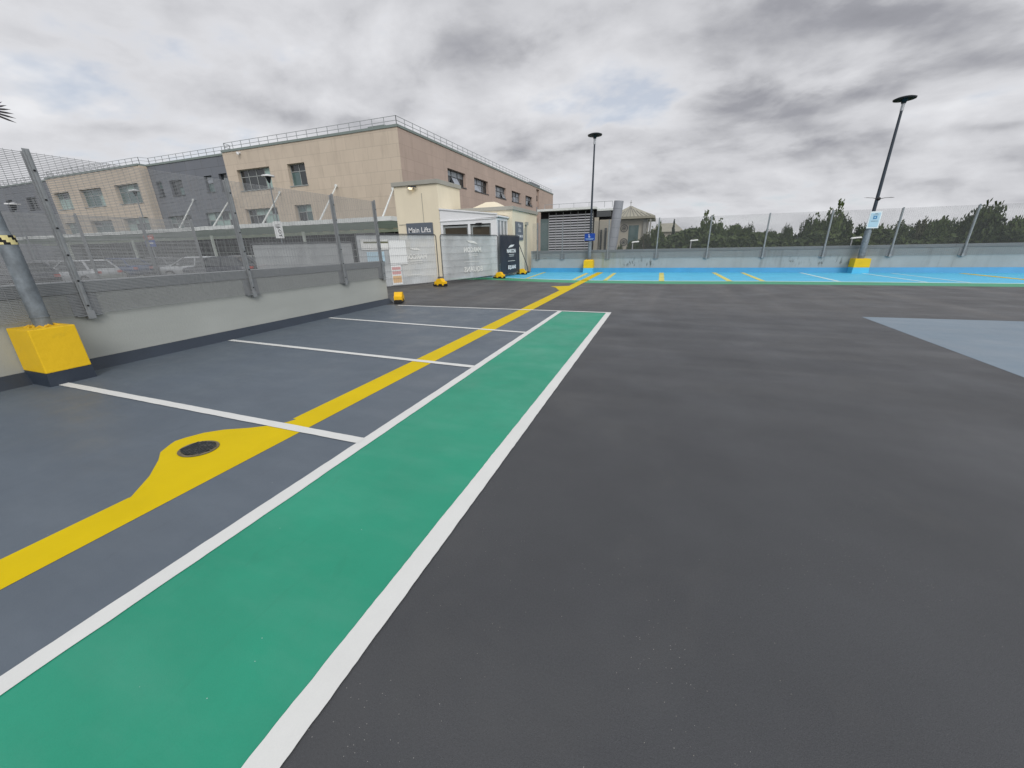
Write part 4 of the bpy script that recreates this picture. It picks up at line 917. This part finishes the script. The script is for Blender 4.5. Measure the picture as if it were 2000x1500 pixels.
mb = MB(); mb.box(XB - 3, XB - .6, 80, 86, ZR + .22, ZR + .9); mb.build('roof_plant', 'grey_cladding', hos)
mb = MB(); c_ = Vector((-46.2, YA - .25, ZR - .35)); mb.box(c_.x - .12, c_.x + .12, YA - .35, YA - .01, c_.z, c_.z + .14); mb.tube([c_ + Vector((.1, -.1, 0)), c_ + Vector((.1, -.1, -.16))], .12, 8); mb.build('security_camera', 'pvc_white', hos)
sgp = thing('road_sign', 'red and blue sign by the hospital entrance', 'sign', (-47.0, 24.5, -.06))
c_ = at(293, 470, 24.5); w_ = .72
mb = MB(); mb.box(c_.x - w_, c_.x + w_, 24.44, 24.5, c_.z + .08, c_.z + .50); mb.build('red_plate', 'sign_red', sgp)
mb = MB(); mb.box(c_.x - w_, c_.x + w_, 24.44, 24.5, c_.z - .55, c_.z + .03); mb.build('blue_plate', 'sign_blue', sgp)
mb = MB(); mb.tube([(c_.x, 24.54, -.06), (c_.x, 24.54, c_.z + .3)], .04, 8); mb.build('sign_pole', 'galvanised', sgp)
mb = MB(); mb.box(c_.x - .5, c_.x + .5, 24.43, 24.438, c_.z + .22, c_.z + .28); mb.box(c_.x - .5, c_.x + .5, 24.43, 24.438, c_.z - .25, c_.z - .18); mb.build('sign_lines', 'text_white', sgp)

# ------------------------------------------------------------------ lamps beyond the left parapet
def road_lamp(label, u, v, Y, zb=-.06, hr_=.42, sign=False):
    p = at(u, v, Y); rt = thing('street_lamp', label, 'street lamp', (p.x, p.y, zb), 'street lamps in the hospital road')
    mb = MB(); mb.tube([(p.x, p.y, zb), (p.x, p.y, zb + 1.4), (p.x, p.y, p.z - .5)], [.06, .06, .04], 10); mb.build('pole', 'pole_galv', rt, smooth=True)
    mb = MB(); mb.tube([(p.x, p.y, p.z - .10), (p.x, p.y, p.z - .02), (p.x, p.y, p.z + .05)], [hr_, hr_, .08], 20); mb.build('lamp_hood', 'pvc_white', rt, smooth=True)
    mb = MB(); mb.tube([(p.x, p.y, p.z - .5), (p.x, p.y, p.z - .11)], [.07, .20], 12); mb.build('lamp_body', 'lamp_dark', rt, smooth=True)
    return rt, p
road_lamp('disc topped street lamp before the wide stone wing window', 262, 371, 26)
road_lamp('disc topped street lamp before the leftmost grey wing', 24, 397, 17)
rt, p = road_lamp('disc topped street lamp before the big upper window with white sign', 523, 342, 23)
# the pole sign leans out with the pole in the photograph; it hangs on the pole here
ps = thing('pole_sign', 'white vertical sign with black figures on the street lamp', 'sign', (p.x, p.y, 2.5))
c0 = at(544, 448, 22.8)
mb = MB(); mb.box(c0.x - .42, c0.x + .42, 22.78, 22.82, c0.z - .62, c0.z + .55); mb.build('sign_plate', 'sign_white', ps, bevel=.01)
lettering('LOT', .40, 'text_dark', ps, (c0.x - .02, 22.775, c0.z - .18), (0, 0, -1), (1, 0, 0), bold=.01)
mb = MB()
for k in range(3): mb.box(c0.x - .2, c0.x + .25, 22.772, 22.779, c0.z + .12 + k * .10, c0.z + .16 + k * .10)
mb.build('sign_bars', 'text_dark', ps)

# ------------------------------------------------------------------ cars
def make_car(paint):
    rt = thing('parked_car', 'x', 'car', (0, 0, 0), 'cars parked before the hospital')
    st_ = [(-2.1, .52, .78, .62), (-1.95, .72, .86, .35), (-1.3, .80, .93, .22), (-.3, .84, .93, .20), (.7, .84, .92, .20), (1.3, .82, .98, .22), (1.95, .74, .96, .35), (2.12, .58, .80, .55)]
    mb = MB(); n = 10; rings = []
    for (x, hw, top, bot) in st_:
        r_ = []
        for (fy, fz) in ((-.92, 0), (-1, .25), (-1, .6), (-.94, .88), (-.75, 1), (.75, 1), (.94, .88), (1, .6), (1, .25), (.92, 0)): r_.append(Vector((x, fy * hw, bot + (top - bot) * fz)))
        rings.append(r_)
    for r_ in rings: mb.v += r_
    for k in range(len(rings) - 1):
        for j in range(n): a = k * n + j; b = k * n + (j + 1) % n; mb.f.append((a, b, b + n, a + n)); mb.m.append(0)
    mb.f.append(tuple(range(n))); mb.m.append(0); mb.f.append(tuple(range((len(rings) - 1) * n, len(rings) * n))[::-1]); mb.m.append(0)
    bd = mb.build('body', paint, rt, org=(0, 0, 0), smooth=True)
    bd.data.set_sharp_from_angle(angle=R(60))
    # greenhouse: glass with roof skin and pillars
    low = [(-1.15, .74), (1.75, .74)]; top_ = [(-.35, .58), (1.25, .58)]; zl, zt = .91, 1.42
    mb = MB(); mb.hexa([(low[0][0], -.74, zl), (low[1][0], -.74, zl), (low[1][0], .74, zl), (low[0][0], .74, zl), (top_[0][0], -.58, zt), (top_[1][0], -.58, zt), (top_[1][0], .58, zt), (top_[0][0], .58, zt)])
    mb.build('window_glass', 'glass_dark', rt, org=(0, 0, 0))
    mb = MB(); mb.hexa([(-.42, -.60, zt - .03), (1.33, -.60, zt - .03), (1.33, .60, zt - .03), (-.42, .60, zt - .03), (-.2, -.50, zt + .06), (1.1, -.50, zt + .06), (1.1, .50, zt + .06), (-.2, .50, zt + .06)])
    for s_ in (-1, 1):
        mb.bar((-1.17, s_ * .745, zl), (-.38, s_ * .585, zt), .07, .05); mb.bar((1.77, s_ * .745, zl), (1.28, s_ * .585, zt), .10, .05); mb.bar((.35, s_ * .75, zl), (.40, s_ * .585, zt), .08, .04)
    mb.build('roof', paint, rt, org=(0, 0, 0), smooth=True)
    for x in (-1.32, 1.35):
        for s_ in (-1, 1):
            mb = MB(); mb.tube([(x, s_ * .86, .32), (x, s_ * .64, .32)], .32, 20); wh = mb.build('wheel', 'tyre', rt, org=(0, 0, 0), smooth=True)
            mb = MB(); mb.tube([(x, s_ * .872, .32), (x, s_ * .84, .32)], .20, 14); mb.build('rim', 'rim', wh, org=(0, 0, 0))
    for s_ in (-1, 1):
        mb = MB(); mb.hexa([(-2.10, s_ * .40 - .12, .60), (-1.93, s_ * .62 - .10, .60), (-1.93, s_ * .62 + .10, .60), (-2.10, s_ * .40 + .12, .60), (-2.07, s_ * .40 - .12, .74), (-1.90, s_ * .62 - .10, .78), (-1.90, s_ * .62 + .10, .78), (-2.07, s_ * .40 + .12, .74)])
        mb.build('headlight', 'pvc_white', rt, org=(0, 0, 0))
        mb = MB(); mb.box(2.02, 2.125, s_ * .52 - .12, s_ * .52 + .12, .70, .84); mb.build('tail_light', 'sign_red', rt, org=(0, 0, 0))
        mb = MB(); mb.box(-.72, -.58, s_ * .80 - .1, s_ * .80 + .1, .92, 1.04); mb.build('mirror', paint, rt, org=(0, 0, 0), bevel=.02)
    return rt
def place_car(root, x, y, rz, label):
    root.location = (x, y, -.06); root.rotation_euler = (0, 0, rz); root['label'] = label
prot = {}
cars = [('car_silver', 378, 19.0, 28, 'silver saloon parked left of the dark saloon before the entrance glazing'), ('car_grey', 462, 20.5, 24, 'grey hatchback parked nearest the leftmost site barrier'), ('car_dark', 428, 17.6, 26, 'dark saloon parked between the silver and grey cars'),
        ('car_dark', 345, 22, 26, 'dark car parked behind the silver saloon'), ('car_grey', 300, 20, 15, 'grey car parked beneath the red and blue sign'), ('car_silver', 150, 13.4, 8, 'silver car parked just right of the nearest fence post'), ('car_blue', 225, 17.5, 12, 'blue car parked in the middle of the hospital road'), ('car_grey', 85, 13.5, 5, 'grey car half hidden by the nearest fence post'), ('car_dark', 15, 10.2, 5, 'dark car at the left edge behind the lamp post')]
for paint, u, Y, rz, lab in cars:
    if paint in prot: c = copy_tree(prot[paint])
    else: c = prot[paint] = make_car(paint)
    p = at(u, 500, Y); place_car(c, p.x, Y, R(rz), lab)

# ------------------------------------------------------------------ louvred building, slanted column, rotunda, far house
YL = 54.0
lv = thing('louvred_building', 'low flat roofed building with big horizontal louvre screen', 'building', (-12, YL + 4, -6))
mb = MB(); mb.box(-15.9, -6.5, YL + .5, YL + 9, -6, 5.85); mb.build('wall', 'interior_dark', lv)
lx0, lx1 = at(1072, 450, YL).x, at(1157, 450, YL).x
mb = MB(); z = .2
while z < 5.55: mb.box(lx0, lx1, YL, YL + .05, z, z + .15); z += .315
mb.box(lx0, lx1, YL, YL + .25, -6, .18)
mb.build('louvre_screen', 'slat_metal', lv)
mb = MB()
for k in range(7): x = lx0 + (lx1 - lx0) * k / 6; mb.box(x - .03, x + .03, YL - .04, YL - .001, -1, 5.72)
mb.build('screen_post', 'frame_grey', lv)
mb = MB(); mb.box(-16.0, -8.3, YL - .9, YL + 9, 5.86, 6.12); mb.box(-8.29, -6.2, YL + .2, YL + 9, 5.66, 5.9); rf = mb.build('roof', 'canopy_white', lv)
mb = MB()
for x in (-15.5, -13.5, -11.5, -9.5, -7.5, -6.5): mb.bar((x, YL + 1, 6.1), (x, YL + 1, 6.8), .05)
mb.bar((-15.5, YL + 1, 6.8), (-6.5, YL + 1, 6.8), .05); mb.build('roof_railing', 'rail_metal', rf)
mb = MB(); mb.box(-15.85, lx0 - .05, YL + .2, YL + .45, -6, 5.0); mb.build('glazed_bay', 'glass_teal', lv)
mb = MB(); mb.box(-8.55, -8.0, YL + .1, YL + .45, -6, 4.9); mb.box(-7.9, -6.4, YL + .35, YL + .49, -6, 4.6); mb.build('render_panel', 'rotunda_wall', lv)
mb = MB(); mb.box(-7.75, -7.5, YL + .2, YL + .34, -6, 3.4); mb.box(-7.2, -6.9, YL + .2, YL + .34, -6, 3.6); mb.box(-8.3, -6.5, YL + .12, YL + .3, 4.95, 5.6); mb.build('window', 'glass_dark', lv)
clm = thing('slanted_column', 'tall grey panelled column tilted to the right', 'column', (-6.2, 51, -6))
a, b = at(1195, 487, 51), at(1209, 392, 51)
mb = MB(); dv = (b - a) / (b.z - a.z); zt_ = b.z; zz = -6.0; k = 0
while zz < zt_ - .01:
    z2 = min(zz + 1.05, zt_); p0, p1 = a + dv * (zz - a.z), a + dv * (z2 - .02 - a.z); mb.tube([p0, p1], .55, 20); z = zz; zz = z2
mb.build('column_panels', 'column_panel', clm, smooth=True)
mb = MB(); mb.tube([a + dv * (-6 - a.z), a + dv * (zt_ - .05 - a.z)], .52, 16); mb.build('column_core', 'frame_dark', clm, smooth=True)
YR = 72.0
ro = thing('rotunda_house', 'cream square pavilion with hipped ribbed roof and round windows', 'building', (-5, YR + 4, -6))
wl0, wl1 = at(1203, 450, YR).x, at(1262, 450, YR).x; ez = at(1240, 428, YR).z; apx = at(1232, 402, YR + 5)
mb = MB(); mb.box(wl0, wl1, YR, YR + 10, -6, ez); mb.build('wall', 'rotunda_wall', ro)
el0, el1 = at(1187, 425, YR).x, at(1279, 424, YR).x
mb = MB(); eb = ez + .02
cor = [(el0, YR - 1.2, eb + .35), (el1, YR - 1.2, eb + .35), (el1, YR + 11.2, eb + .35), (el0, YR + 11.2, eb + .35)]
for i in range(4): mb.quad(cor[i], cor[(i + 1) % 4], (apx.x, YR + 5, apx.z))
mb.box(el0, el1, YR - 1.2, YR + 11.2, eb, eb + .34)
rf = mb.build('roof', 'rotunda_roof', ro)
mb = MB()
for i in range(4):
    p, q = Vector(cor[i]), Vector(cor[(i + 1) % 4]); ap = Vector((apx.x, YR + 5, apx.z))
    for k in range(1, 12):
        e = p + (q - p) * k / 12; mb.bar(e + Vector((0, 0, .03)), e + (ap - e) * .97 * (1 - abs(k - 6) / 6.3) + Vector((0, 0, .03)), .07, .07)
mb.bar((apx.x, YR + 5, apx.z), (apx.x, YR + 5, apx.z + .9), .07); mb.bar((apx.x - .2, YR + 5, apx.z + .5), (apx.x + .2, YR + 5, apx.z + .5), .07); mb.build('roof_rib', 'roof_slate', rf)
for (u, v) in ((1219, 446), (1218, 473)):
    c_ = at(u, v, YR); mb = MB()
    for r0, r1 in ((.62, .48), (.34, .22)):
        for k in range(24):
            a0, a1 = 2 * math.pi * k / 24, 2 * math.pi * (k + 1) / 24; f = lambda a, r: (c_.x + r * math.cos(a), YR - .05, c_.z + r * math.sin(a)); mb.quad(f(a0, r0), f(a1, r0), f(a1, r1), f(a0, r1))
    wn = mb.build('window', 'frame_dark', ro); mb = MB(); mb.tube([(c_.x, YR - .06, c_.z), (c_.x, YR - .02, c_.z)], .14, 12); mb.build('pane', 'glass_dark', wn)
c_ = at(1237, 455, YR); mb = MB(); mb.box(c_.x - .8, c_.x + .8, YR - .06, YR - .01, -3, at(1237, 440, YR).z); mb.build('tall_window', 'glass_teal', ro)
mb = MB(); mb.box(wl1 - .5, wl1 + .1, YR - .35, YR - .01, -6, ez - .02); mb.box(el1 - .7, el1 - .45, YR - 1.0, YR - .75, -6, ez - .02); mb.build('corner_pier', 'concrete_far', ro)
fh = thing('far_house', 'low cream house with pale hipped roof beyond the pavilion', 'house', (1, 112, -6))
mb = MB(); mb.box(-2.8, 4.2, 110, 118, -6, 4.2); mb.build('wall', 'rotunda_wall', fh)
mb = MB(); z = 4.2; mb.hexa([(-3.4, 109.3, z), (4.8, 109.3, z), (4.8, 119, z), (-3.4, 119, z), (-1.0, 113, 6.3), (2.6, 113, 6.3), (2.6, 115, 6.3), (-1.0, 115, 6.3)]); mb.build('roof', 'rotunda_roof', fh)
for k in range(4):
    mb = MB(); mb.box(-1.9 + k * 1.5, -1.2 + k * 1.5, 109.94, 109.99, 2.4, 3.5); mb.build('window', 'glass_dark', fh)
for i, (u, v, lab) in enumerate(((1236, 473, 'left'), (1350, 470, 'middle'), (1665, 465, 'right'))):
    Y = 42; p = at(u, v, Y); rt = thing('street_lamp', ['low street lamp with white head before the pavilion', 'low street lamp with white head before the dark conifer trees', 'low street lamp with curved white head left of the notice board'][i], 'street lamp', (p.x, Y, -6), 'low street lamps beyond the back wall')
    mb = MB(); mb.tube([(p.x, Y, -6), (p.x, Y, p.z - .05)], [.07, .045], 8); mb.build('pole', 'galv_light', rt, smooth=True)
    mb = MB(); mb.hexa([(p.x - .12, Y - .14, p.z - .06), (p.x + .62, Y - .14, p.z), (p.x + .62, Y + .14, p.z), (p.x - .12, Y + .14, p.z - .06), (p.x - .05, Y - .1, p.z + .06), (p.x + .55, Y - .1, p.z + .11), (p.x + .55, Y + .1, p.z + .11), (p.x - .05, Y + .1, p.z + .06)]); mb.build('lamp_head', 'sign_white', rt, bevel=.02)

# ------------------------------------------------------------------ trees
def make_crown(kind, seed, mat):
    r = random.Random(seed); mb = MB()
    cl = []
    if kind == 'round':
        for k in range(230):
            while True:
                p = Vector((r.uniform(-1, 1), r.uniform(-1, 1), r.uniform(-1, 1)))
                if .25 < p.length < 1: p = p.normalized() * r.uniform(.5, 1.0) ** .6; break
            rad = r.uniform(.12, .22); p = Vector((p.x, p.y, p.z * .92 + .08 * r.uniform(-1, 1))); cl.append((p * .9, rad))
    elif kind == 'lumpy':
        tops = [Vector((math.sin(q_) * .8, r.uniform(-.5, .5), math.cos(q_) * .8 + r.uniform(-.12, .05))) for q_ in [-1.4 + 2.8 * i_ / 8 for i_ in range(9)]]
        for tpt in tops:
            for k in range(12): cl.append((tpt + Vector((r.gauss(0, .17), r.gauss(0, .17), r.gauss(0, .15) - .05)), r.uniform(.12, .22)))
        for k in range(110):
            q_ = Vector((r.gauss(0, 1), r.gauss(0, 1), r.gauss(0, 1))).normalized() * r.random() ** .4 * .85; cl.append((q_, .2))
    elif kind == 'cone':
        for k in range(80):
            h = r.random(); a = r.uniform(0, 6.28); rr_ = (1 - h) * .95 * r.uniform(.6, 1); cl.append((Vector((rr_ * math.cos(a), rr_ * math.sin(a), h * 2 - 1)), .10 + .12 * (1 - h)))
    for c, rad in cl:
        for k in range(38):
            d = Vector((r.gauss(0, 1), r.gauss(0, 1), r.gauss(0, 1))).normalized() * rad * (r.random() ** .4)
            p = c + d; s_ = r.uniform(.035, .075)
            a = Vector((r.gauss(0, 1), r.gauss(0, 1), r.gauss(0, .6))).normalized() * s_; b = a.cross(Vector((r.gauss(0, 1), r.gauss(0, 1), r.gauss(0, 1)))).normalized() * s_ * .6
            mb.quad(p - a, p + b, p + a, p - b)
    o = mb.build('crown', mat, None, org=(0, 0, 0)); return o
protos = {}
for nm, kind, mat in (('a', 'round', 'leaf_dark'), ('b', 'lumpy', 'leaf_mid'), ('c', 'lumpy', 'leaf_dark'), ('d', 'cone', 'leaf_conifer'), ('e', 'round', 'leaf_mid'), ('f', 'round', 'leaf_brown')):
    o = make_crown(kind, hash(kind) % 7 * 0 + ord(nm), mat); protos[nm] = o.data; bpy.data.objects.remove(o)
tr = random.Random(3)
def trunk_mesh(H, seed):
    r = random.Random(seed); mb = MB(); mb.tube([(0, 0, 0), (r.uniform(-.1, .1), 0, H * .35), (r.uniform(-.2, .2), .1, H * .75)], [.32, .24, .10], 10)
    for k in range(6):
        a = r.uniform(0, 6.28); z = H * r.uniform(.35, .65); L = H * r.uniform(.2, .35); mb.tube([(0, 0, z), (L * .5 * math.cos(a), L * .5 * math.sin(a), z + L * .4), (L * .8 * math.cos(a), L * .8 * math.sin(a), z + L * .9)], [.12, .07, .03], 6)
    o = mb.build('trunk', 'bark', None, org=(0, 0, 0), smooth=True); d = o.data; bpy.data.objects.remove(o); return d
TR = [trunk_mesh(10, s_) for s_ in (1, 2, 3)]
def tree(label, u, v, Y, halfw, kind, hcrown=None, cat='tree', name='broadleaf_tree', group='trees beyond the back wall'):
    top = at(u, v, Y); hw = abs(at(u + halfw, v, Y).x - top.x); hc = hcrown or hw * 1.9
    rt = thing(name, label, cat, (top.x, Y, -6), group)
    H = top.z + 6
    t_ = bpy.data.objects.new('trunk', TR[tr.randrange(3)]); COL.objects.link(t_); t_.parent = rt; t_.scale = (H / 12, H / 12, (H - hc * .4) / 7.6)
    c = bpy.data.objects.new('crown', protos[kind]); COL.objects.link(c); c.parent = rt; c.location = (0, 0, H - hc / 2); c.scale = (hw * 1.22, hw * tr.uniform(.9, 1.2), hc / 2)
    c.rotation_euler = (0, 0, tr.uniform(0, 6.28)) if kind in 'aef' else (0, 0, tr.choice((0, math.pi, .3, -.3)))
    return rt
TL = [('narrow dark pointed conifer right of the far house', 1317, 431, 84, 10, 'd', 9), ('small dark pointed conifer beside the taller pointed one', 1338, 456, 86, 9, 'd', 7),
      ('dark bushy tree starting the belt right of the two conifers', 1360, 447, 70, 26, 'c', 8), ('tall dark tree right behind a fence post', 1392, 424, 66, 25, 'b', 10),
      ('pale green rounded tree in the gap between two posts', 1440, 432, 80, 22, 'e', 8), ('soft rounded tree left of the pale green one', 1413, 441, 90, 22, 'e', 8),
      ('spiky dark tree at the right end of the pale group', 1462, 440, 68, 16, 'c', 8), ('distant domed tree behind the middle fence post', 1508, 443, 120, 17, 'a', 11),
      ('small distant tree left of the domed tree', 1482, 452, 130, 16, 'a', 10), ('small spiky tree between dome and large tree', 1541, 441, 80, 14, 'c', 8), ('low pale tree in the deepest dip of the skyline', 1558, 462, 120, 20, 'f', 9),
      ('left shoulder tree beside the large central one', 1588, 427, 58, 24, 'c', 9), ('largest central tree rising above the mesh', 1622, 411, 56, 32, 'b', 11), ('right shoulder tree beside the large central one', 1652, 423, 60, 24, 'c', 9),
      ('dark tree directly behind the notice board', 1690, 428, 56, 30, 'a', 9), ('dark tree just right of the notice board', 1727, 428, 52, 30, 'e', 9), ('olive tree left of the long rounded trees', 1768, 422, 54, 34, 'a', 9),
      ('low olive tree with pale top between two taller ones', 1808, 420, 60, 34, 'f', 9), ('wide rounded tree left of the tall right tree', 1848, 412, 52, 38, 'e', 10), ('dark tree tucked beside the last fence post', 1886, 414, 54, 28, 'a', 9),
      ('tall broad flat topped tree near the right edge', 1942, 378, 46, 54, 'a', 11), ('lower tree at the right edge', 1995, 412, 46, 38, 'e', 8)]
for lab, u, v, Y, hw, kd, hc in TL:
    tree(lab, u, v, Y, hw, kd, hc, name='conifer_tree' if kd == 'd' else 'broadleaf_tree')
BL = ['shrub at the foot of the slanted column', 'shrub under the pavilion tall window', 'shrub right of the pavilion corner pier', 'dark shrub between pavilion and low street lamp', 'bush below the far house', 'bush at the foot of the pointed conifers']
for i, (u, v, hw) in enumerate(((1211, 478, 7), (1240, 462, 15), (1264, 452, 16), (1283, 440, 12), (1300, 458, 22), (1330, 462, 24))):
    tree(BL[i], u, v, 50 if i < 4 else 56, hw, 'cafb'[i % 4], 5, 'shrub', 'shrub', 'shrubs beyond the back wall')
# continuous undergrowth that fills the belt below the skyline
r = random.Random(9); mb = MB()
for k in range(22000):
    u = r.uniform(1275, 2110); Y = r.uniform(44, 60); p = at(u, 470, Y); top = at(u, 458 + 7 * math.sin(u * .05) + 6 * math.sin(u * .021 + 1), Y).z
    q = Vector((p.x, Y, top - abs(r.gauss(0, 1.3)) - .05)); s_ = r.uniform(.14, .30)
    a = Vector((r.gauss(0, 1), r.gauss(0, 1), r.gauss(0, .6))).normalized() * s_; b = a.cross(Vector((r.gauss(0, 1), r.gauss(0, 1), r.gauss(0, 1)))).normalized() * s_ * .6
    mb.quad(q - a, q + b, q + a, q - b)
un = mb.build('undergrowth', 'leaf_dark'); un['kind'] = 'stuff'; un['label'] = 'dense undergrowth filling the foot of the tree belt'; un['category'] = 'undergrowth'
mb = MB()
for k in range(9000):
    x = r.uniform(-300, 420); Y = r.uniform(150, 190); q = Vector((x, Y, r.uniform(-6, 3.2 + 1.4 * math.sin(x * .07) + .8 * math.sin(x * .19)))); s_ = r.uniform(.8, 1.6)
    a = Vector((r.gauss(0, 1), r.gauss(0, 1), r.gauss(0, .6))).normalized() * s_; b = a.cross(Vector((r.gauss(0, 1), r.gauss(0, 1), r.gauss(0, 1)))).normalized() * s_ * .6
    mb.quad(q - a, q + b, q + a, q - b)
un = mb.build('woodland', 'leaf_dark'); un['kind'] = 'stuff'; un['label'] = 'distant woodland along the horizon behind the trees'; un['category'] = 'woodland'
